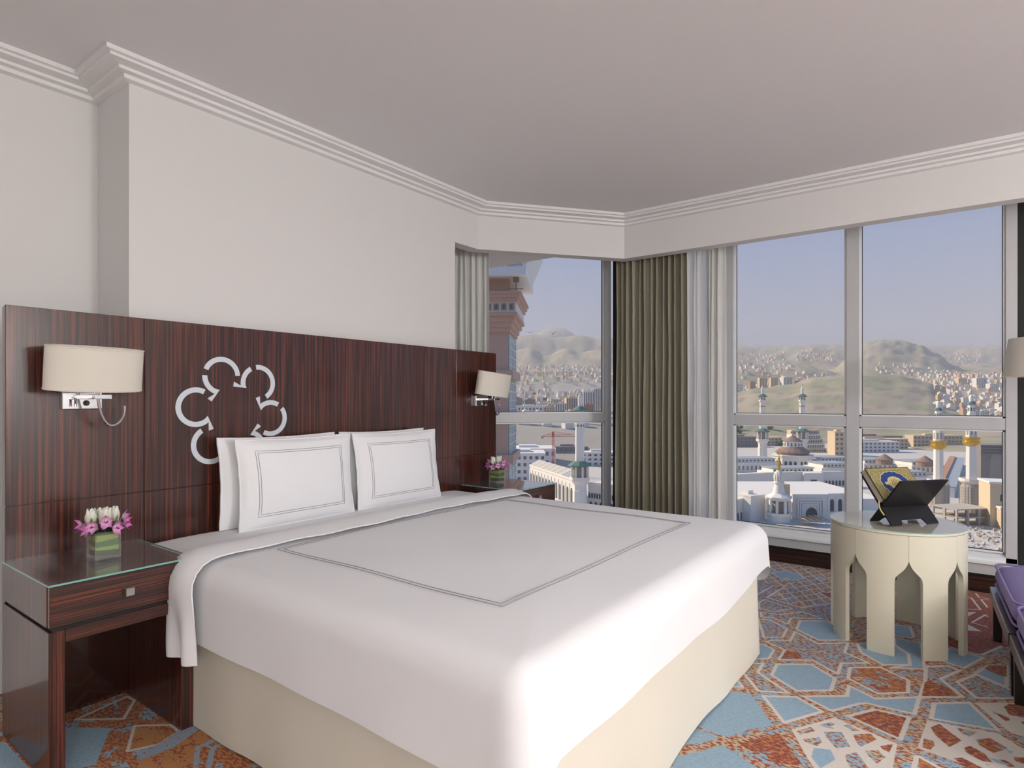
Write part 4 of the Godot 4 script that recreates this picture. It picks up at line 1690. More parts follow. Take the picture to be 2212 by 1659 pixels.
func terrain() -> void:
	hill_noise = noise(FastNoiseLite.TYPE_SIMPLEX, 0.0019, 4, 5)
	hill_noise2 = noise(FastNoiseLite.TYPE_SIMPLEX, 0.006, 3, 9)
	# crests: bearing (x / d), height in metres
	ridge(1900.0, 750.0, 600.0, [Vector2(0.26, -75), Vector2(0.30, -20), Vector2(0.366, 24), Vector2(0.41, 39), Vector2(0.455, 48), Vector2(0.50, 71), Vector2(0.551, 80), Vector2(0.59, 86), Vector2(0.638, 77), Vector2(0.684, 59), Vector2(0.73, 20), Vector2(0.768, -30), Vector2(0.82, -75)])
	ridge(4200.0, 1300.0, 1500.0, [Vector2(0.50, 150), Vector2(0.53, 206), Vector2(0.574, 383), Vector2(0.592, 415), Vector2(0.611, 432), Vector2(0.646, 406), Vector2(0.672, 380), Vector2(0.70, 322), Vector2(0.73, 232), Vector2(0.753, 190), Vector2(0.80, 180)])
	ridge(3400.0, 800.0, 700.0, [Vector2(0.28, 120), Vector2(0.366, 188), Vector2(0.393, 204), Vector2(0.424, 183), Vector2(0.454, 204), Vector2(0.485, 194), Vector2(0.515, 168), Vector2(0.551, 136)])
	ridge(5200.0, 900.0, 1300.0, [Vector2(0.263, 375), Vector2(0.366, 407), Vector2(0.408, 375), Vector2(0.454, 415), Vector2(0.50, 447), Vector2(0.551, 431), Vector2(0.59, 395), Vector2(0.63, 300)])
	ridge(7600.0, 1300.0, 1500.0, [Vector2(0.20, 600), Vector2(0.366, 676), Vector2(0.416, 652), Vector2(0.47, 687), Vector2(0.50, 705), Vector2(0.551, 699), Vector2(0.60, 687), Vector2(0.684, 652), Vector2(0.73, 630), Vector2(0.76, 664), Vector2(0.82, 693), Vector2(0.9, 693)])
	ridge(5000.0, 900.0, 900.0, [Vector2(-0.06, 400), Vector2(0.005, 418), Vector2(0.026, 445), Vector2(0.056, 370), Vector2(0.087, 430), Vector2(0.118, 400), Vector2(0.148, 430), Vector2(0.19, 390), Vector2(0.26, 250)])
	ridge(6300.0, 900.0, 1200.0, [Vector2(-0.08, 655), Vector2(0.005, 675), Vector2(0.034, 684), Vector2(0.072, 665), Vector2(0.11, 676), Vector2(0.148, 656), Vector2(0.19, 620), Vector2(0.26, 480)])
	ridge(9300.0, 900.0, 900.0, [Vector2(-0.03, 880), Vector2(0.034, 1000), Vector2(0.064, 1122), Vector2(0.083, 1110), Vector2(0.11, 1010), Vector2(0.148, 950), Vector2(0.22, 850)])
	var m := MB.new()
	var nb := 230
	var nd := 150
	var p := PackedVector3Array()
	for i in nd:
		var d := 620.0 * pow(10200.0 / 620.0, float(i) / (nd - 1))
		for j in nb:
			var b := lerpf(-0.13, 0.95, float(j) / (nb - 1))
			p.append(Basis(Vector3.UP, CITY_TURN) * Vector3(b * d, ground_at(b * d, d), -d))
	m.flip = true
	m.grid(p, nd, nb)
	m.flip = false
	var f := noise(FastNoiseLite.TYPE_SIMPLEX, 0.0035, 4, 31)
	for k in p.size():
		var n := f.get_noise_2d(p[k].x, p[k].z)
		var n2 := f.get_noise_2d(p[k].x * 4.0 + 900.0, p[k].z * 4.0)
		var c := Color(0.40, 0.335, 0.235).lerp(Color(0.30, 0.295, 0.165), smoothstep(-0.25, 0.35, n))
		c = c.lerp(Color(0.24, 0.195, 0.15), smoothstep(0.1, 0.5, n2) * 0.8)
		var lo := Basis(Vector3.UP, -CITY_TURN) * p[k]
		if lo.x / -lo.z < 0.22 and -lo.z < 2600.0:
			c = c.lerp(Color(0.36, 0.33, 0.29), 0.8)
		m.c[k] = c
	M.hill = mat(255, 255, 255, 1.0)
	M.hill.vertex_color_use_as_albedo = true
	struct("hills", m, M.hill)
	# flat land below the hotel: paving and streets
	m = MB.new()
	m.t = Transform3D(Basis(Vector3.UP, CITY_TURN), Vector3.ZERO)
	m.poly([Vector3(-300, GROUND, -40), Vector3(1200, GROUND, -40), Vector3(1200, GROUND, -1060), Vector3(-300, GROUND, -1060)])
	struct("ground", m, M.paving)

func arch_shape(w: float, h: float, pointed := 0.25) -> PackedVector2Array:
	# door-shaped outline with a pointed round head, foot at the origin
	var ps := PackedVector2Array([Vector2(-w / 2, 0), Vector2(w / 2, 0)])
	var sp := h - w * 0.62
	for i in 9:
		var a := PI * i / 8.0
		ps.append(Vector2(cos(a) * w / 2, sp + sin(a) * w / 2 * (1.0 + pointed * sin(a))))
	return ps

func prism_mesh(ps: PackedVector2Array, z0: float, z1: float) -> ArrayMesh:
	var m := MB.new()
	m.prism(ps, z0, z1)
	return m.mesh()

func box_mesh(s: Vector3, b := 0.0) -> ArrayMesh:
	var m := MB.new()
	m.box(Vector3.ZERO, s, b)
	return m.mesh()

func at_part(called: String, mesh: Mesh, material: Material, parent: Node, pos: Vector3, yaw := 0.0) -> MeshInstance3D:
	return obj(called, mesh, material, parent, Transform3D(Basis(Vector3.UP, yaw), pos))

func far_thing(called: String, label: String, cat: String, x: float, d: float, yaw := 0.0, y := GROUND, group := "") -> Node3D:
	return thing(called, label, cat, site(x, d, y), CITY_TURN + yaw, group)

func block(called: String, label: String, x: float, d: float, y0: float, w: float, h: float, dep: float, material: Material, cols: int, rows: int, yaw := 0.0, strip := false, group := "") -> Node3D:
	# plain building with a parapet and windows on front and left side
	var t := far_thing(called, label, "building", x, d, yaw, y0, group)
	var m := MB.new()
	m.span(Vector3(-w / 2, -25, -dep), Vector3(w / 2, h, 0))
	obj("walls", m, material, t)
	m = MB.new()
	m.span(Vector3(-w / 2 - 0.2, h, -dep - 0.2), Vector3(w / 2 + 0.2, h + 0.9, 0.2))
	m.span(Vector3(-w * 0.2, h + 0.9, -dep * 0.7), Vector3(w * 0.15, h + 3.2, -dep * 0.35))
	obj("roof", m, material, t)
	if cols * rows > 0:
		var cw := w / cols
		var rh := h / rows
		var wm := box_mesh(Vector3(cw * (0.5 if not strip else 0.42), rh * (0.45 if not strip else 0.98), 0.3))
		for i in cols:
			if strip:
				at_part("window_strip", box_mesh(Vector3(cw * 0.45, h * 0.94, 0.3)), M.far_window, t, Vector3(-w / 2 + cw * (i + 0.5), h * 0.5, 0.1))
				continue
			for j in rows:
				at_part("window", wm, M.far_window, t, Vector3(-w / 2 + cw * (i + 0.5), rh * (j + 0.5), 0.1))
	return t

func arcade(called: String, label: String, x0: float, d0: float, x1: float, d1: float, h: float, n: int, aw: float, ah: float, dep: float, y0 := GROUND, base := 0.0, tiers := 1, group := "") -> Node3D:
	# white wall from (x0, d0) to (x1, d1) with a row of dark pointed arches in raised surrounds
	var l := Vector2(x1 - x0, d1 - d0).length()
	var yaw := atan2(d1 - d0, x1 - x0)
	var t := far_thing(called, label, "building", x0, d0, yaw, y0, group)
	var m := MB.new()
	m.span(Vector3(0, -25, -dep), Vector3(l, h, 0))
	obj("walls", m, M.marble, t)
	m = MB.new()
	m.span(Vector3(-0.3, h, -dep - 0.3), Vector3(l + 0.3, h + 0.5, 0.4))
	m.span(Vector3(-0.3, h + 0.5, -0.4), Vector3(l + 0.3, h + 1.6, 0.3))
	obj("cornice", m, M.marble, t)
	for k in tiers:
		var hh := ah / (1.0 + k * 0.6)
		var nn := n * (k + 1) if k > 0 else n
		var am := prism_mesh(arch_shape(aw / (1.0 + k * 0.7), hh), 0.0, 0.12)
		var sm := MB.new()
		sm.box(Vector3(0, hh * 0.62 , 0.2), Vector3(l / nn * 0.14, hh * 1.25, 0.5))
		var pm := sm.mesh()
		var yy := base + k * (ah + h * 0.12)
		for i in nn:
			at_part("arch", am, M.far_dark, t, Vector3(l / nn * (i + 0.5), yy, 0.02))
			at_part("pier", pm, M.marble, t, Vector3(l / nn * i + 0.2, yy, 0))
	return t

func minaret(label: String, x: float, d: float, s: float, y0: float, style: int, yaw := 0.2) -> Node3D:
	# heights in steps of s from the foot; style 0 green roofs, 1 gilded ring and scaffolding
	var t := far_thing("minaret", label, "minaret", x, d, yaw, y0, "minarets")
	var m := MB.new()
	if style == 0:
		m.ring([Vector2(9.6, -40), Vector2(9.6, 22), Vector2(9.0, 24), Vector2(9.0, 30)].map(func(q): return q * s), 8)
		obj("base", m, M.marble, t)
		m = MB.new()
		m.ring([Vector2(9.0, 30), Vector2(11.0, 34), Vector2(13.2, 36), Vector2(13.2, 41), Vector2(12.4, 41)].map(func(q): return q * s), 8)
		obj("gallery", m, M.marble, t)
		for k in 8:
			var a := TAU * k / 8.0
			at_part("column", box_mesh(Vector3(2.2, 15, 2.2) * s), M.marble, t, Vector3(sin(a) * 11.6, 48, cos(a) * 11.6) * s, a)
		m = MB.new()
		m.ring([Vector2(9.0, 41), Vector2(9.0, 56)].map(func(q): return q * s), 8)
		obj("gallery_core", m, M.far_shade, t)
		m = MB.new()
		m.ring([Vector2(12.5, 55), Vector2(16.2, 56.2), Vector2(16.2, 57.0), Vector2(7.5, 62.5)].map(func(q): return q * s), 8)
		obj("gallery_roof", m, M.green_roof, t)
		m = MB.new()
		m.ring([Vector2(6.4, 60), Vector2(6.0, 119)].map(func(q): return q * s), 8)
		obj("shaft", m, M.marble, t)
		m = MB.new()
		m.ring([Vector2(6.2, 119), Vector2(8.0, 121.5), Vector2(8.0, 124), Vector2(6.6, 124), Vector2(6.6, 131)].map(func(q): return q * s), 8)
		obj("lantern", m, M.marble, t)
		for k in 8:
			var a := TAU * k / 8.0
			at_part("opening", box_mesh(Vector3(2.0, 5.0, 0.5) * s), M.far_dark, t, Vector3(sin(a) * 6.15, 127.5, cos(a) * 6.15) * s, a)
			at_part("opening", box_mesh(Vector3(1.6, 3.0, 0.5) * s), M.far_dark, t, Vector3(sin(a) * 5.6, 111, cos(a) * 5.6) * s, a)
		m = MB.new()
		m.ring([Vector2(7.0, 131), Vector2(11.0, 131.6), Vector2(11.0, 132.2), Vector2(3.8, 137.5)].map(func(q): return q * s), 8)
		obj("lantern_roof", m, M.green_roof, t)
		m = MB.new()
		m.lathe([Vector2(3.2, 136), Vector2(2.6, 141), Vector2(3.0, 146), Vector2(2.6, 150), Vector2(1.2, 153.5), Vector2(0.5, 155)].map(func(q): return q * s), 16)
		obj("crown", m, M.marble, t)
		m = MB.new()
		m.tube([Vector3(0, 154, 0) * s, Vector3(0, 161, 0) * s], 0.45 * s, 6)
		obj("finial", m, M.gold, t)
	else:
		m.ring([Vector2(20, -60), Vector2(20, 78), Vector2(17, 82)].map(func(q): return q * s), 10)
		obj("base", m, M.concrete, t)
		# scaffolding: standards and ledgers round the lower shaft
		var sc := MB.new()
		for k in 14:
			var a := TAU * k / 14.0
			sc.box(Vector3(sin(a) * 21.5, 40, cos(a) * 21.5) * s, Vector3(0.7, 90, 0.7) * s)
		for j in 14:
			sc.ring([Vector2(21.4, j * 6.2), Vector2(21.8, j * 6.2 + 0.5)].map(func(q): return q * s), 14)
		var so := obj("scaffolding", sc, M.far_steel, t)
		so.set_meta("kind", "stuff")
		m = MB.new()
		m.ring([Vector2(14, 80), Vector2(20, 86), Vector2(22.5, 89), Vector2(22.5, 95), Vector2(20.5, 95), Vector2(20.5, 91), Vector2(11, 91)].map(func(q): return q * s), 16)
		obj("gallery", m, M.marble, t)
		m = MB.new()
		m.ring([Vector2(10.2, 90), Vector2(9.6, 168)].map(func(q): return q * s), 8)
		obj("shaft", m, M.marble, t)
		m = MB.new()
		m.ring([Vector2(9.6, 165), Vector2(13, 167), Vector2(16.4, 171), Vector2(16.4, 175), Vector2(14.8, 175.5), Vector2(14.8, 180), Vector2(16.4, 181), Vector2(16.4, 184), Vector2(11, 184.2)].map(func(q): return q * s), 16)
		obj("gilded_ring", m, M.gold, t)
		m = MB.new()
		m.ring([Vector2(10.6, 184), Vector2(10.4, 214), Vector2(7, 216), Vector2(7, 230), Vector2(8.5, 232), Vector2(8.5, 236), Vector2(7, 236), Vector2(7, 254)].map(func(q): return q * s), 8)
		obj("upper_shaft", m, M.marble, t)
		for k in 8:
			var a := TAU * k / 8.0
			at_part("opening", box_mesh(Vector3(3.4, 14, 0.6) * s), M.far_shade, t, Vector3(sin(a) * 9.8, 196, cos(a) * 9.8) * s, a)
			at_part("opening", box_mesh(Vector3(2.0, 7.0, 0.6) * s), M.far_dark, t, Vector3(sin(a) * 6.6, 244, cos(a) * 6.6) * s, a)
		m = MB.new()
		m.ring([Vector2(7.5, 254), Vector2(9.5, 255), Vector2(4.5, 261)].map(func(q): return q * s), 8)
		obj("lantern_roof", m, M.green_roof, t)
		m = MB.new()
		m.lathe([Vector2(4.2, 260), Vector2(3.6, 263), Vector2(4.6, 268), Vector2(3.6, 273), Vector2(1.4, 276)].map(func(q): return q * s), 16)
		obj("crown", m, M.marble, t)
		m = MB.new()
		m.tube([Vector3(0, 275, 0) * s, Vector3(0, 286, 0) * s], 0.7 * s, 6)
		obj("finial", m, M.gold, t)
	return t

func city() -> void:
	M.paving = mat(196, 190, 180, 0.9)
	M.marble = mat(226, 221, 211, 0.7)
	M.far_window = mat(88, 92, 100, 0.4)
	M.far_dark = mat(78, 76, 78, 0.8)
	M.far_shade = mat(150, 142, 132, 0.8)
	M.green_roof = mat(78, 118, 104, 0.5)
	M.gold = mat(214, 172, 62, 0.35, 0.9)
	M.concrete = mat(176, 168, 156, 0.95)
	M.far_steel = mat(150, 146, 140, 0.7)
	M.grey_roof = mat(150, 160, 168, 0.7)
	M.brown_roof = mat(140, 116, 104, 0.8)
	M.tan = mat(206, 184, 152, 0.9)
	M.tan_light = mat(206, 170, 142, 0.9)
	M.tan_dark = mat(176, 128, 100, 0.9)
	M.white_block = mat(222, 218, 212, 0.9)
	M.grey_block = mat(132, 126, 122, 0.9)  # plain grey, also the painted shade of some courtyard blocks
	M.rubble = mat(188, 176, 162, 1.0)
	M.pink_stone = mat(196, 166, 152, 0.85)
	M.crane_red = mat(188, 84, 60, 0.6)
	M.tree_green = mat(76, 92, 60, 1.0)
	terrain()
	added_sun_blocker()
	pink_tower()
	mosque()
	town()
	birds()
	haze()

func haze() -> void:
	var fv := FogVolume.new()
	fv.name = "haze"
	fv.shape = RenderingServer.FOG_VOLUME_SHAPE_BOX
	fv.size = Vector3(13000, 1500, 10400)
	fv.transform = Transform3D(Basis(Vector3.UP, CITY_TURN), site(3600, 5350, 600))
	var fm := FogMaterial.new()
	fm.density = 0.00012
	fm.albedo = Color(0.96, 0.96, 0.98)
	fv.material = fm
	fv.set_meta("kind", "stuff")
	add_child(fv)

func added_sun_blocker() -> void:
	# unseen block added left of the room to keep low sun off the windows
	var m := MB.new()
	m.span(Vector3(-34, -80, -9.5), Vector3(-11, 40, 12))
	struct("wall_sun_blocker", m, M.pink_stone)

func pink_tower() -> void:
	var t := far_thing("tower", "tall pink stone tower close outside the narrow window, with cornice and glazed side", "tower", -0.55, 80.0, -0.1, 0.0)
	# front face at z = 0, front right edge at x = 0, the right side all glass below the cornice
	var m := MB.new()
	m.span(Vector3(-16, -80, -10), Vector3(0, 10.6, 0))
	m.span(Vector3(-16, 10.6, -10), Vector3(0.3, 17.2, 0))
	obj("shaft", m, M.pink_stone, t)
	m = MB.new()
	for q in [[10.2, 10.8, 0.35], [10.8, 11.5, 0.6], [11.5, 12.2, 0.95], [12.2, 12.7, 1.3], [14.0, 14.5, 1.45], [14.5, 15.0, 1.7], [15.0, 15.3, 1.9]]:
		m.span(Vector3(-16 - q[2], q[0], -10 - q[2]), Vector3(q[2], q[1], q[2]))
	obj("cornice", m, M.pink_stone, t)
	m = MB.new()
	m.span(Vector3(-17.1, 12.7, -11.1), Vector3(1.2, 14.0, 1.2))
	obj("frieze", m, M.white_block, t)
	for k in 14:
		at_part("frieze_panel", box_mesh(Vector3(0.72, 0.9, 0.12)), M.far_shade, t, Vector3(0.6 - k * 1.0, 13.35, 1.23))
		at_part("frieze_boss", box_mesh(Vector3(0.2, 0.5, 0.2)), M.far_window, t, Vector3(0.6 - k * 1.0, 13.35, 1.25))
	for y in [4.0, -1.6, -7.2, -12.8]:
		m = MB.new()
		m.span(Vector3(-16.4, y, -10.3), Vector3(0.75, y + 1.15, 0.4))
		obj("band", m, M.pink_stone, t)
	m = MB.new()
	m.span(Vector3(-1.0, -70, -9.7), Vector3(0.12, 10.2, -0.6))
	obj("glazed_side", m, M.bay_glass, t)
	for y in range(-10, 9):
		at_part("glazing_bar", box_mesh(Vector3(0.1, 0.09, 9.1)), M.frame_white, t, Vector3(0.14, y * 1.18, -5.15))
	for z in [-0.7, -3.0, -5.2, -7.4, -9.6]:
		at_part("mullion", box_mesh(Vector3(0.1, 80, 0.12)), M.frame_white, t, Vector3(0.15, -30, z))
	m = MB.new()
	m.tube([Vector3(1.2, 15.2, 1.0), Vector3(1.2, 16.6, 1.0)], 0.08, 6)
	m.box(Vector3(1.2, 17.0, 1.0), Vector3(0.75, 0.8, 0.6), 0.05)
	m.box(Vector3(1.2, 15.7, 1.0), Vector3(1.9, 0.1, 0.1))
	obj("floodlight", m, M.grey_block, t)
	# glazed gallery with a slanting edge and diagonal struts on top
	m = MB.new()
	m.span(Vector3(-17, 17.2, -12), Vector3(2.6, 18.2, 2.6))
	obj("gallery_floor", m, M.frame_white, t)
	m = MB.new()
	var e := [Vector3(-17, 18.2, 2.2), Vector3(2.3, 18.2, 2.2), Vector3(4.0, 22.0, 3.6), Vector3(-17, 22.0, 3.6)]
	m.poly(e)
	m.poly([Vector3(2.3, 18.2, 2.2), Vector3(2.3, 18.2, -12), Vector3(4.0, 22.0, -12), Vector3(4.0, 22.0, 3.6)])
	m.poly([Vector3(-17, 22.0, 3.6), Vector3(4.0, 22.0, 3.6), Vector3(4.0, 22.0, -12), Vector3(-17, 22.0, -12)])
	obj("gallery_glass", m, M.gallery_glass, t)
	for k in 7:
		for sgn in [-1.0, 1.0]:
			m = MB.new()
			var x := 2.3 - k * 2.4
			m.tube([Vector3(x if sgn > 0 else x - 2.4, 18.2, 2.4), Vector3(x - 1.2 + 0.9, 22.0, 3.8)], 0.17, 6)
			obj("strut", m, M.frame_white, t)
	m = MB.new()
	m.tube([Vector3(2.4, 18.2, 2.4), Vector3(4.1, 22.0, 3.8)], 0.2, 6)
	m.tube([Vector3(-17, 18.3, 2.4), Vector3(2.4, 18.3, 2.4)], 0.14, 6)
	obj("edge_beam", m, M.frame_white, t)

func birds() -> void:
	for k in 2:
		var q: Vector3 = [site(4.05, 60, 7.75), site(1.85, 62, 8.1)][k]
		var t := thing("bird", ["dark bird with wings up, flying before the hills, the nearer of two", "small dark bird gliding just below the far ridge, beside the pink tower"][k], "bird", q, CITY_TURN + 1.35 + 0.3 * k)
		var m := MB.new()
		m.lathe([Vector2(0.0, -0.18), Vector2(0.035, -0.12), Vector2(0.05, 0.0), Vector2(0.035, 0.1), Vector2(0.02, 0.16), Vector2(0.0, 0.2)], 8)
		var b := obj("body", m, M.black, t)
		b.rotation = Vector3(0, 0, -1.4)
		for s in [-1.0, 1.0]:
			m = MB.new()
			var up := 0.22 if k == 0 else 0.1
			var p := PackedVector3Array()
			for i in 5:
				var f := i / 4.0
				for j in 3:
					p.append(Vector3((j - 1) * 0.08 * (1.0 - f * 0.75) - 0.05 * f * f, up * sin(f * 2.2), s * f * 0.42))
			m.sheet(p, 5, 3, 0.008)
			obj("wing", m, M.black, t)

func mosque() -> void:
	minaret("slim white minaret with green roofs on the far side, left of the domed pavilion", 331.0, 800.0, 0.612, -75.0, 0)
	minaret("slim white minaret with green roofs directly behind the domed pavilion", 383.6, 800.0, 0.612, -75.0, 0)
	minaret("tall white green-roofed minaret seen through the narrow corner window", 46.2, 412.0, 0.498, -71.5, 0)
	minaret("white minaret with gilded ring and scaffolded foot, the taller of two behind the book", 303.5, 400.0, 0.3055, -79.5, 1)
	minaret("white minaret with gilded ring, the shorter of the pair, behind the book stand", 302.9, 430.0, 0.3055, -84.0, 1, 0.0)
	# near minaret top: ribbed white bulb with a gold finial over an open octagon
	var t := far_thing("minaret", "near minaret top with gold finial and ribbed white bulb over an open pavilion", "minaret", 167.6, 380.0, 0.2, -75.0, "minarets")
	var s := 0.2906
	var m := MB.new()
	m.ring([Vector2(24, -30), Vector2(24, 10), Vector2(27, 14), Vector2(27, 20), Vector2(24, 20)].map(func(q): return q * s), 8)
	obj("base", m, M.marble, t)
	m = MB.new()
	m.ring([Vector2(13, 20), Vector2(13, 48)].map(func(q): return q * s), 8)
	obj("core", m, M.far_shade, t)
	for k in 8:
		var a := TAU * k / 8.0
		at_part("column", box_mesh(Vector3(5, 28, 4) * s), M.marble, t, Vector3(sin(a) * 21, 34, cos(a) * 21) * s, a)
	m = MB.new()
	m.ring([Vector2(22, 46), Vector2(27, 51), Vector2(27, 54), Vector2(12, 62)].map(func(q): return q * s), 8)
	obj("pavilion_roof", m, M.marble, t)
	m = MB.new()
	m.lathe([Vector2(13, 60), Vector2(11, 70), Vector2(9, 78), Vector2(9, 82), Vector2(12, 84), Vector2(9, 87)].map(func(q): return q * s), 20)
	obj("neck", m, M.marble, t)
	m = MB.new()
	for k in 12:
		var a := TAU * k / 12.0
		var pth := []
		for i in 7:
			var f := i / 6.0
			var r := 7.2 + 2.4 * sin(f * PI * 0.9) - 5.6 * pow(f, 3.0)
			pth.append(Vector3(sin(a) * r, 86 + 24 * f, cos(a) * r) * s)
		m.tube(pth, 2.1 * s, 6)
	m.lathe([Vector2(7, 86), Vector2(9, 98), Vector2(4, 109)].map(func(q): return q * s), 16)
	obj("ribbed_bulb", m, M.marble, t)
	m = MB.new()
	m.lathe([Vector2(3.5, 108), Vector2(5, 112), Vector2(2.5, 116), Vector2(4.5, 120), Vector2(2.2, 124), Vector2(3.8, 128), Vector2(1.8, 132), Vector2(2.8, 135), Vector2(1.0, 139), Vector2(0.6, 146)].map(func(q): return q * s), 14)
	var ring := []
	for i in 17:
		var a := lerpf(-0.9, 4.0, i / 16.0)
		ring.append(Vector3(cos(a) * 4.2, 150 + sin(a) * 4.2, 0) * s)
	m.tube(ring, 0.7 * s, 6)
	obj("gold_finial", m, M.gold, t)
	m = MB.new()
	m.span(Vector3(8, 52, -14) * s, Vector3(24, 80, 4) * s)
	obj("scaffold_hut", m, M.tan, t)
	# gate with a great arch
	t = far_thing("gate", "white gate building with one great dark arch, below the courtyard", "building", 190.0, 386.0, 0.0)
	m = MB.new()
	m.span(Vector3(-11, -20, -14), Vector3(11.5, 15, 0))
	obj("walls", m, M.marble, t)
	for k in 3:
		m = MB.new()
		var w := 8.4 - k * 1.5
		var h := 13.2 - k * 1.6
		m.span(Vector3(-w, 0, 0), Vector3(-w + 0.9, h, 1.4 - k * 0.4))
		m.span(Vector3(w - 0.9, 0, 0), Vector3(w, h, 1.4 - k * 0.4))
		m.span(Vector3(-w + 0.9, h - 0.9, 0), Vector3(w - 0.9, h, 1.4 - k * 0.4))
		obj("portal_frame", m, M.marble, t)
	at_part("great_arch", prism_mesh(arch_shape(7.2, 8.0, 0.15), 0.0, 0.3), M.far_dark, t, Vector3(1.0, 0, 0.02))
	for k in 4:
		at_part("buttress", box_mesh(Vector3(1.0, 14, 3.0), 0.2), M.marble, t, Vector3(-12.5 + k * -2.4, 5, -1.0 - k * 0.5))
	m = MB.new()
	m.span(Vector3(-11.4, 15, -14.4), Vector3(11.9, 16.2, 0.5))
	obj("cornice", m, M.marble, t)
	arcade("arched_wall", "white wall with three tall arched windows right of the great gate", 201.5, 386.0, 218.0, 388.0, 15.0, 3, 2.6, 8.0, 14.0, GROUND, 5.0)
	block("flat_block", "plain white block left of the great gate, bright on its left side", 156.0, 384.0, GROUND, 13.0, 15.0, 15.0, M.marble, 0, 0, 0.5)
	arcade("arched_wall", "low white wall with dark arches at the lower left of the wide window", 132.0, 372.0, 147.0, 386.0, 12.0, 5, 2.0, 5.0, 16.0)
	t = far_thing("terrace", "broad pale roof terrace between the gate and the curved arcade", "terrace", 172.0, 402.0, 0.0)
	m = MB.new()
	m.span(Vector3(-62, -5, -94), Vector3(80, 9.5, 0))
	obj("deck", m, M.marble, t)
	for k in 6:
		at_part("parapet", box_mesh(Vector3(20, 1.2, 0.6)), M.marble, t, Vector3(-48 + k * 22.0, 10.0, -0.4))
	t = far_thing("canopy_row", "row of slanted shade canopies beside the near minaret", "canopy", 176.0, 368.0, 0.3)
	for k in 5:
		m = MB.new()
		m.t = Transform3D(Basis(Vector3(0, 0, 1), -0.5), Vector3(k * 3.6, 4.0, 0))
		m.box(Vector3.ZERO, Vector3(3.6, 0.3, 9.0))
		obj("canopy", m, M.tan, t)
	# curved arcade in straight bays
	var pts := [Vector2(168, 500), Vector2(184, 506), Vector2(200, 513), Vector2(219, 520), Vector2(238, 524), Vector2(252, 526)]
	var names := ["first from the left", "second from the left", "third from the left, behind the gold finial", "fourth from the left", "fifth from the left, before the portal"]
	for k in 5:
		arcade("arcade_bay", "straight bay of the curved white arcade, " + names[k], pts[k].x, pts[k].y, pts[k + 1].x, pts[k + 1].y, 11.2, 7, 1.7, 4.4, 12.0, GROUND + 1.0, 0.6, 1, "curved arcade bays")
	t = far_thing("portal", "projecting square portal with dark doorway in the curved arcade", "building", 260.0, 524.0, 0.0)
	m = MB.new()
	m.span(Vector3(-8, -5, -10), Vector3(9, 13.2, 1.5))
	obj("walls", m, M.marble, t)
	at_part("doorway", box_mesh(Vector3(5.2, 6.4, 0.3)), M.far_dark, t, Vector3(0.5, 4.2, 1.6))
	arcade("arcade_bay", "straight arcade bay right of the square portal", 269.0, 527.0, 294.0, 529.0, 11.4, 8, 1.7, 4.4, 12.0, GROUND + 1.0, 0.6, 1, "curved arcade bays")
	# octagonal pavilion with two-tier conical roof
	t = far_thing("pavilion", "octagonal domed pavilion with two-tiered brown roof in the courtyard", "pavilion", 306.0, 660.0, 0.25)
	m = MB.new()
	m.ring([Vector2(21, -20), Vector2(21, 15), Vector2(22, 15.5), Vector2(22, 17), Vector2(16, 17)], 8)
	obj("walls", m, M.marble, t)
	for k in 8:
		var a := TAU * k / 8.0
		for i in 3:
			var side := Vector3(cos(a), 0, -sin(a)) * (i - 1) * 4.6
			at_part("arch", prism_mesh(arch_shape(2.7, 8.5), 0, 0.3), M.far_dark, t, Vector3(sin(a), 0, cos(a)) * 19.35 + side + Vector3(0, 2.5, 0), a)
	m = MB.new()
	m.ring([Vector2(15.5, 17), Vector2(17.5, 19.5), Vector2(17.5, 20.3), Vector2(10.5, 25.5)], 16)
	obj("lower_roof", m, M.brown_roof, t)
	m = MB.new()
	m.ring([Vector2(9.8, 25), Vector2(9.8, 30.5), Vector2(10.6, 31)], 16)
	obj("drum", m, M.marble, t)
	for k in 16:
		var a := TAU * k / 16.0
		at_part("drum_window", prism_mesh(arch_shape(1.5, 3.4), 0, 0.2), M.far_window, t, Vector3(sin(a) * 9.65, 26.4, cos(a) * 9.65), a)
	m = MB.new()
	m.ring([Vector2(10.8, 31), Vector2(5.5, 34.5), Vector2(1.5, 37), Vector2(0.0, 39)], 16)
	obj("upper_roof", m, M.brown_roof, t)
	# long halls with grey roofs
	var halls := [
		[262.0, 560.0, 46.0, 9.0, 26.0, "long white hall with blue-grey roof left of the pavilion, nearer of two"],
		[258.0, 640.0, 52.0, 10.0, 30.0, "long white hall with blue-grey roof left of the pavilion, farther of two"],
		[318.0, 590.0, 34.0, 10.0, 30.0, "white hall with grey roof right of the pavilion, nearer of two"],
		[349.0, 650.0, 38.0, 10.0, 30.0, "white hall with grey roof right of the pavilion, farther of two"],
		[345.0, 520.0, 36.0, 10.0, 30.0, "white colonnaded hall just behind the book"],
		[387.0, 640.0, 32.0, 9.0, 30.0, "white hall with flat grey roof right of the window mullion"],
		[426.0, 620.0, 36.0, 9.0, 30.0, "white hall with small domed roof behind the gilded minarets"]]
	for h in halls:
		t = far_thing("hall", h[5], "building", h[0], h[1], 0.12, GROUND, "white halls of the courtyard")
		m = MB.new()
		m.span(Vector3(-h[2] / 2, -10, -h[4]), Vector3(h[2] / 2, h[3], 0))
		obj("walls", m, M.marble, t)
		m = MB.new()
		m.span(Vector3(-h[2] / 2 + 3, h[3], -h[4] + 3), Vector3(h[2] / 2 - 3, h[3] + 3.6, -3))
		obj("clerestory", m, M.marble, t)
		m = MB.new()
		m.span(Vector3(-h[2] / 2 + 2, h[3] + 3.6, -h[4] + 2), Vector3(h[2] / 2 - 2, h[3] + 4.2, -2))
		obj("roof", m, M.grey_roof, t)
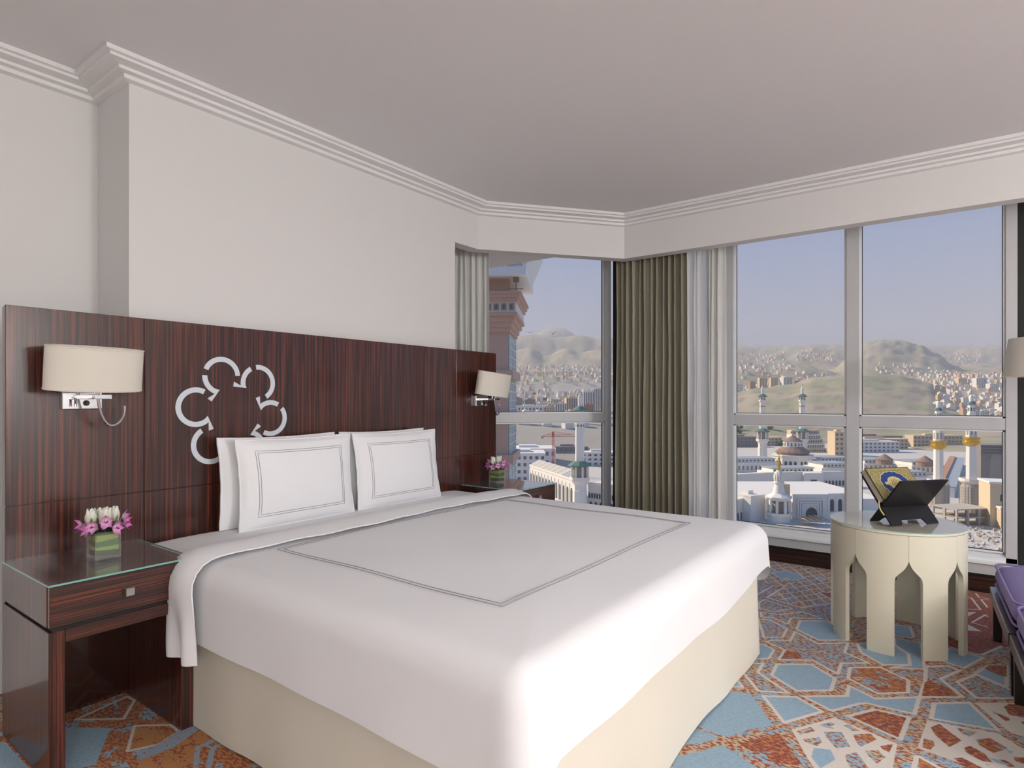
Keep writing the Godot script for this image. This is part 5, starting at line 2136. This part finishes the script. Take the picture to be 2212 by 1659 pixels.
		var n := int(h[2] / 4.6)
		var am := prism_mesh(arch_shape(2.0, 4.6), 0, 0.2)
		for i in n:
			at_part("arch", am, M.far_shade, t, Vector3(-h[2] / 2 + h[2] / n * (i + 0.5), 2.4, 0.02))
			at_part("clerestory_window", box_mesh(Vector3(2.0, 1.6, 0.2)), M.far_window, t, Vector3((-h[2] / 2 + 3) + (h[2] - 6) / n * (i + 0.5), h[3] + 1.9, -2.95))
	for k in 2:
		t = far_thing("roof_dome", ["low brown conical dome on the white halls, left of two", "low brown conical dome on the white halls, right of two"][k], "dome", [384.0, 412.0][k], [624.0, 604.0][k], 0.0, GROUND + 13.0, "small conical domes")
		m = MB.new()
		m.ring([Vector2(7.5, -3), Vector2(7.5, 1.5), Vector2(8.5, 2.0), Vector2(2.0, 6.5), Vector2(0.0, 8.0)], 16)
		obj("dome", m, M.brown_roof, t)
	# terraced building of four receding storeys
	t = far_thing("terraced_building", "stepped cream building of five storeys with rows of small windows", "building", 436.0, 880.0, 0.05)
	for k in 5:
		m = MB.new()
		m.span(Vector3(-22 + k * 0.6, k * 6.4 - 8.0 * float(k == 0), -34), Vector3(22 + k * 0.3, k * 6.4 + 6.0, -k * 5.0))
		obj("storey", m, M.tan if k % 2 == 0 else M.white_block, t)
		for i in 12:
			at_part("window", box_mesh(Vector3(2.0, 2.6, 0.3)), M.far_window, t, Vector3(-20.0 + i * 3.55, k * 6.4 + 2.6, -k * 5.0 + 0.1))
	block("corner_block", "cream block with tall window bays beside the middle mullion", 452.0, 830.0, GROUND, 18.0, 32.0, 20.0, M.tan, 3, 5)
	# walkway building running down towards the hotel, between the gilded minarets
	t = far_thing("walkway", "long narrow covered walkway running away between the two gilded minarets", "building", 339.0, 474.0, 0.0)
	m = MB.new()
	m.t = Transform3D(Basis(Vector3.UP, -0.66), Vector3.ZERO)
	m.span(Vector3(-6, -5, -300), Vector3(6, 8, 0))
	obj("walls", m, M.white_block, t)
	m = MB.new()
	m.t = Transform3D(Basis(Vector3.UP, -0.66), Vector3.ZERO)
	m.span(Vector3(-7.2, 8, -300), Vector3(-1.5, 10, 0.5))
	obj("red_roof", m, M.tan_dark, t)
	m = MB.new()
	m.t = Transform3D(Basis(Vector3.UP, -0.66), Vector3.ZERO)
	m.span(Vector3(-1.5, 8, -300), Vector3(7.2, 8.8, 0.5))
	obj("grey_roof", m, M.grey_roof, t)
	# block with one tall arch, its shade painted as grey walls
	t = far_thing("arched_block", "tall building with shade painted grey and one high arch, right of the gilded minarets", "building", 436.0, 540.0, -0.15)
	m = MB.new()
	m.span(Vector3(-16, -5, -22), Vector3(24, 36, 0))
	obj("walls", m, M.grey_block, t)
	at_part("high_arch", prism_mesh(arch_shape(12, 26), 0, 0.3), M.far_shade, t, Vector3(-3, 3, 0.02))
	for k in 4:
		at_part("cornice", box_mesh(Vector3(42, 0.8, 2.0)), M.grey_block, t, Vector3(4, 28.0 + k * 2.6, 0.5))
	# stone building at the right edge
	t = far_thing("stone_building", "cream stone building with arched window and flat roofs at the lower right", "building", 292.0, 362.0, -0.35)
	m = MB.new()
	m.span(Vector3(-5, -20, -18), Vector3(12, 26, 0))
	m.span(Vector3(-2, -20, 0), Vector3(12, 12, 7))
	obj("walls", m, M.tan, t)
	m = MB.new()
	m.span(Vector3(-5.5, 26, -18.5), Vector3(12.5, 27.2, 0.5))
	m.span(Vector3(-2.4, 12, -0.2), Vector3(12.4, 13, 7.4))
	obj("cornice", m, M.marble, t)
	at_part("window", prism_mesh(arch_shape(2.0, 4.4), 0, 0.2), M.far_dark, t, Vector3(1.0, 15.5, 0.02))
	at_part("window", prism_mesh(arch_shape(2.0, 4.4), 0, 0.2), M.far_dark, t, Vector3(6.5, 15.5, 0.02))
	at_part("window", prism_mesh(arch_shape(2.0, 5.0), 0, 0.2), M.far_dark, t, Vector3(4.0, 2.5, 7.02))
	# concrete frame under construction at the foot of the scaffolded minaret
	t = far_thing("concrete_frame", "unfinished concrete frame building at the foot of the scaffolded minaret", "building", 279.0, 366.0, 0.2)
	for k in 3:
		m = MB.new()
		m.span(Vector3(-12, k * 5.2 - 0.6, -18), Vector3(13, k * 5.2, 0))
		obj("floor_slab", m, M.concrete, t)
	var cm := box_mesh(Vector3(1.1, 10.4, 1.1))
	for i in 4:
		for j in 3:
			at_part("column", cm, M.concrete, t, Vector3(-11.4 + i * 8.0, 4.7, -0.6 - j * 8.0))
	# rubble on the building site: nobody could count it
	var rb := MB.new()
	rng.seed = 91
	for k in 900:
		var x := rng.randf_range(205, 320)
		var d := rng.randf_range(285, 360)
		if x / d < 0.72:
			continue
		rb.t = Transform3D(Basis(Vector3(rng.randf(), rng.randf(), rng.randf()).normalized(), rng.randf() * 3.0), site(x, d, GROUND + 0.2))
		rb.box(Vector3.ZERO, Vector3(rng.randf_range(0.4, 3.2), rng.randf_range(0.3, 1.2), rng.randf_range(0.4, 2.0)))
	var ro := obj("rubble", rb, M.rubble)
	tag(ro, "broken stone and building rubble strewn over the site at the lower right", "rubble")
	ro.set_meta("kind", "stuff")
	# wing with metal roof behind the narrow window
	t = arcade("mosque_wing", "long white wing with tall arched windows and metal roof panels, in the narrow window", 15.3, 520.0, 43.2, 425.0, 19.2, 13, 3.4, 12.0, 9.0, GROUND, 2.0)
	for k in 9:
		m = MB.new()
		m.t = Transform3D(Basis(Vector3(1, 0, 0), 0.42), Vector3(5.4 + k * 11.0, 22.6, -4.4))
		m.box(Vector3.ZERO, Vector3(10.4, 0.5, 9.6), 0.1)
		obj("roof_panel", m, M.grey_roof if k == 7 else M.tan_grey, t)
	arcade("mosque_wing", "two-tiered white arcade right of the minaret in the narrow window", 54.5, 432.0, 74.0, 417.0, 20.0, 6, 2.3, 6.0, 20.0, GROUND - 4.0, 2.0, 2)
	block("annex", "white terraced annex left of the long wing, in the narrow window", 12.0, 560.0, GROUND, 38.0, 26.0, 40.0, M.white_block, 7, 4)
	block("annex", "low white flat-roofed annex with rooftop clutter behind the long wing", 20.0, 690.0, GROUND, 60.0, 20.0, 50.0, M.white_block, 9, 2)
	# low blocks between the hills and the courtyard, grey paint standing for shade
	var low := [[20.0, 800.0, 70.0, 14.0, M.grey_block, "long block with shade painted grey behind the tower crane, farther left"], [72.0, 770.0, 50.0, 16.0, M.grey_block, "long block with shade painted grey right of the tower crane"], [100.0, 700.0, 40.0, 15.0, M.white_block, "white flat-roofed block right of the minaret in the narrow window"],
		[370.0, 980.0, 60.0, 16.0, M.grey_block, "block with shade painted grey behind the left slim minaret"], [420.0, 1010.0, 60.0, 15.0, M.tan, "cream low block behind the domed pavilion"],
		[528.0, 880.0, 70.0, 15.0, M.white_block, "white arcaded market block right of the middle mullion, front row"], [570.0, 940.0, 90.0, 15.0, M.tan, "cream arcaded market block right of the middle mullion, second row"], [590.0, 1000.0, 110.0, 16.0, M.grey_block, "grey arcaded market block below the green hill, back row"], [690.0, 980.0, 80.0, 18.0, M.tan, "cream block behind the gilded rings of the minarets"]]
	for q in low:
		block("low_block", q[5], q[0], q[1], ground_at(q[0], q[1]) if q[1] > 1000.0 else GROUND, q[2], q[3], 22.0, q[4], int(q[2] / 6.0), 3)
	# tower crane
	t = far_thing("tower_crane", "red tower crane standing over the building site in the narrow window", "crane", 42.0, 620.0, 0.15, -75.0)
	m = MB.new()
	for x in [-0.9, 0.9]:
		for z in [-0.9, 0.9]:
			m.box(Vector3(x, 22, z), Vector3(0.35, 44, 0.35))
	for k in 18:
		m.t = Transform3D(Basis(Vector3(0, 0, 1), 0.75 * (1 if k % 2 == 0 else -1)), Vector3(0, 1.5 + k * 2.4, 0.9))
		m.box(Vector3.ZERO, Vector3(2.5, 0.25, 0.25))
	obj("mast", m, M.crane_red, t)
	m = MB.new()
	m.span(Vector3(-13, 38.6, -0.8), Vector3(24, 39.1, -0.4))
	m.span(Vector3(-13, 38.6, 0.4), Vector3(24, 39.1, 0.8))
	m.span(Vector3(-6, 40.6, -0.2), Vector3(20, 41.0, 0.2))
	for k in 16:
		m.t = Transform3D(Basis(Vector3(0, 0, 1), 0.9 * (1 if k % 2 == 0 else -1)), Vector3(-10 + k * 2.1, 39.8, 0))
		m.box(Vector3.ZERO, Vector3(2.4, 0.2, 0.2))
	m.t = Transform3D()
	obj("jib", m, M.crane_red, t)
	m = MB.new()
	m.tube([Vector3(0, 43.5, 0), Vector3(22, 41, 0)], 0.15, 5)
	m.tube([Vector3(0, 43.5, 0), Vector3(-12, 39, 0)], 0.15, 5)
	m.box(Vector3(0, 41, 0), Vector3(0.8, 5, 0.8))
	obj("tie_bars", m, M.crane_red, t)
	m = MB.new()
	m.box(Vector3(-11.5, 37.8, 0), Vector3(3, 2.4, 2), 0.1)
	obj("counterweight", m, M.concrete, t)

func town() -> void:
	# larger blocks that can be told apart
	var list := [
		# label, bearing, d, foot y, width, height, depth, material, cols, rows, strip
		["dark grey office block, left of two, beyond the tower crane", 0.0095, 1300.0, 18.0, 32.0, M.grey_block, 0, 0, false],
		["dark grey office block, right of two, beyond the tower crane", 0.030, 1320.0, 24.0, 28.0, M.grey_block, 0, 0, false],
		["wide low stone exhibition hall with flat roof in the narrow window", 0.030, 1150.0, 62.0, 22.0, M.white_block, 9, 2, false],
		["tan apartment tower, left of the pair below the stadium", 0.062, 1010.0, 17.0, 24.0, M.tan, 4, 7, false],
		["white apartment tower beside the tan one below the stadium", 0.081, 1030.0, 20.0, 30.0, M.white_block, 5, 8, true],
		["cream apartment tower with pale bays left of the minaret top", 0.0995, 1120.0, 22.0, 38.0, M.tan, 5, 9, true],
		["slender white tower directly behind the minaret top", 0.112, 1160.0, 12.0, 46.0, M.white_block, 3, 10, false],
		["red brick apartment block right of the minaret top", 0.1265, 1100.0, 18.0, 26.0, M.tan_dark, 4, 7, false],
		["white office slab behind the red brick block", 0.127, 1300.0, 24.0, 46.0, M.white_block, 5, 10, true],
		["white ribbed tower at the right edge of the narrow window", 0.144, 1350.0, 24.0, 52.0, M.white_block, 6, 10, true],
		["long cream school-like building on the rise in the narrow window", 0.09, 1750.0, 90.0, 14.0, M.tan, 12, 2, false],
		["cream ribbed tower of the far pair above the left minaret", 0.4155, 2350.0, 30.0, 60.0, M.tan, 5, 9, true],
		["second cream ribbed tower of the far pair above the left minaret", 0.4335, 2300.0, 26.0, 58.0, M.tan, 5, 9, true],
		["blue-white ribbed tower right of the cream pair on the hill's shoulder", 0.456, 2270.0, 36.0, 58.0, M.white_block, 6, 9, true],
		["grey slab tower right of the ribbed towers", 0.473, 2360.0, 30.0, 44.0, M.grey_block, 0, 0, false],
		["red brick tower left of the cream pair of far towers", 0.398, 2320.0, 22.0, 46.0, M.tan_dark, 4, 8, false],
		["white block at the left edge of the wide window below the hills", 0.375, 2280.0, 30.0, 36.0, M.white_block, 4, 6, false],
		["large white apartment block on the slope at the right", 0.776, 2500.0, 40.0, 40.0, M.white_block, 6, 7, true],
		["white block beside the large one on the right slope", 0.797, 2400.0, 34.0, 30.0, M.white_block, 5, 5, false],
		["cream block at the foot of the mountain, right window", 0.745, 2600.0, 34.0, 26.0, M.tan, 5, 5, false],
		["white block low on the right slope by the frame edge", 0.812, 1650.0, 24.0, 22.0, M.white_block, 4, 5, false],
		["white gridded block behind the tall gilded minaret", 0.781, 1450.0, 20.0, 18.0, M.white_block, 4, 4, false],
		["pale block left of the gridded one, behind the tall gilded minaret", 0.768, 1420.0, 14.0, 20.0, M.white_block, 3, 5, false]]
	for q in list:
		var d: float = q[2]
		var x: float = q[1] * d
		block("tower_block", q[0], x, d, ground_at(x, d) - 1.0, q[3], q[4], q[3] * 0.7, q[5], q[6], q[7], 0.15 * sin(d), q[8])
	# stadium-like trussed roof
	var t := far_thing("trussed_hall", "long hall with a grey trussed roof in the narrow window", "building", 95.0, 1330.0, 0.05, ground_at(95.0, 1330.0) - 2.0)
	var m := MB.new()
	m.span(Vector3(-36, -20, -40), Vector3(36, 16, 0))
	obj("walls", m, M.grey_block, t)
	for k in 15:
		m = MB.new()
		var x := -35.0 + k * 5.0
		m.tube([Vector3(x, 16, 0.4), Vector3(x + 2.5, 25, 0.4)], 0.5, 5)
		m.tube([Vector3(x + 2.5, 25, 0.4), Vector3(x + 5.0, 16, 0.4)], 0.5, 5)
		obj("truss", m, M.far_steel, t)
	m = MB.new()
	m.span(Vector3(-36, 25, -40), Vector3(41, 26, 1))
	obj("roof", m, M.far_steel, t)
	# houses
	rng.seed = 2024
	var zones := [
		# b0, b1, d0, d1, singles, mass, words
		[0.70, 0.83, 1380.0, 3300.0, 120, 700, "small house among many on the crowded right slope"],
		[0.60, 0.73, 2600.0, 3300.0, 45, 110, "small house in the village below the mountain"],
		[0.46, 0.555, 2350.0, 3000.0, 40, 110, "small house in the settlement behind the green hill's shoulder"],
		[0.36, 0.46, 2300.0, 3300.0, 25, 120, "small house at the hill's foot left of the ribbed towers"],
		[-0.02, 0.16, 900.0, 2400.0, 45, 260, "small flat-roofed house in the city seen through the narrow window"],
		[-0.02, 0.17, 2500.0, 4200.0, 25, 520, "small house in the far town under the ridge"],
		[0.47, 0.53, 4500.0, 4900.0, 8, 80, "small house in the row on the far ridge"],
		[0.36, 0.45, 4200.0, 6200.0, 2, 160, "tiny house in the hazy valley at the left of the wide window"],
		[0.72, 0.78, 5200.0, 6600.0, 0, 110, "tiny house in the valley beyond the mountain"]]
	var tones := [M.white_block, M.marble, M.tan, M.white_block, M.tan_light, M.white_block]
	var tone_words := ["white", "cream white", "tan", "white", "brownish", "white"]
	var shape_words := ["low", "broad", "narrow tall", "wide low", "tall"]
	var taken := {}
	var shapes := []
	for k in 5:
		m = MB.new()
		var w: float = [11.0, 14.0, 9.0, 16.0, 12.0][k]
		var h: float = [9.0, 11.0, 13.0, 8.0, 15.0][k]
		m.span(Vector3(-w / 2, -14, -w * 0.45), Vector3(w / 2, h, w * 0.45))
		m.span(Vector3(-w * 0.3, h, -w * 0.3), Vector3(w * 0.1, h + 2.6, w * 0.2))
		shapes.append(m.mesh())
	for z in zones:
		var rows := []
		for k in z[4] + z[5]:
			var d: float = lerpf(z[2], z[3], rng.randf())
			var b: float = lerpf(z[0], z[1], rng.randf())
			var cell := Vector2i(int(b * d / 15.0), int(d / 15.0))
			var free := true
			for i in range(-1, 2):
				for j in range(-1, 2):
					if taken.has(cell + Vector2i(i, j)):
						free = false
			for q in list:
				if absf(q[2] + 10.0 - d) < 36.0 and absf(q[1] * q[2] - b * d) < q[4] * 0.5 + 14.0:
					free = false
			if not free:
				continue
			taken[cell] = true
			rows.append([d, b, rng.randf() * 1.2 - 0.6, rng.randi() % 5, rng.randi() % 6])
		rows.sort_custom(func(a, c): return a[0] < c[0])
		var mass := {}
		for k in rows.size():
			var r: Array = rows[k]
			var x: float = r[1] * r[0]
			var at := Transform3D(Basis(Vector3.UP, CITY_TURN + r[2]), site(x, r[0], ground_at(x, r[0])))
			if k < z[4]:
				var o := obj("house", shapes[r[3]], tones[r[4]], self, at)
				var words: String = z[6].replace("house", "%s %s house" % [shape_words[r[3]], tone_words[r[4]]]).replace("small ", "")
				tag(o, words, "house", "houses: " + words)
			else:
				var key: int = r[4]
				if not mass.has(key):
					mass[key] = []
				mass[key].append([at, r[3]])
		for key in mass:
			var mm := MultiMesh.new()
			mm.transform_format = MultiMesh.TRANSFORM_3D
			mm.mesh = shapes[key % 5]
			mm.instance_count = mass[key].size()
			for i in mass[key].size():
				mm.set_instance_transform(i, mass[key][i][0])
			var mi := MultiMeshInstance3D.new()
			mi.name = numbered("distant_houses")
			mi.multimesh = mm
			mi.material_override = tones[key]
			add_child(mi)
			tag(mi, "crowd of tiny houses too small to count, with each " + z[6], "houses")
			mi.set_meta("kind", "stuff")
	# trees
	rng.seed = 77
	for k in 26:
		var d := rng.randf_range(880.0, 2100.0)
		var b := rng.randf_range(-0.01, 0.15)
		if k > 17:
			b = rng.randf_range(0.36, 0.52)
			d = rng.randf_range(840.0, 1250.0)
		var x := b * d
		m = MB.new()
		var tr := thing("tree", "dark green round tree between the houses " + ("of the narrow window" if k <= 17 else "at the foot of the green hill"), "tree", site(x, d, ground_at(x, d) - 1.0), 0.0, "dark trees " + ("narrow window" if k <= 17 else "hill foot"))
		for i in 5:
			var c := Vector3(rng.randf_range(-6, 6), rng.randf_range(4, 9), rng.randf_range(-4, 4))
			m.lathe([Vector2(0.0, -4.0), Vector2(3.2, -2.6), Vector2(4.4, 0.4), Vector2(3.0, 3.2), Vector2(0.0, 4.4)], 8, c)
		obj("crown", m, M.tree_green, tr)
		m = MB.new()
		m.tube([Vector3(0, -3, 0), Vector3(0, 6, 0)], 0.5, 6)
		obj("trunk", m, M.tan_dark, tr)
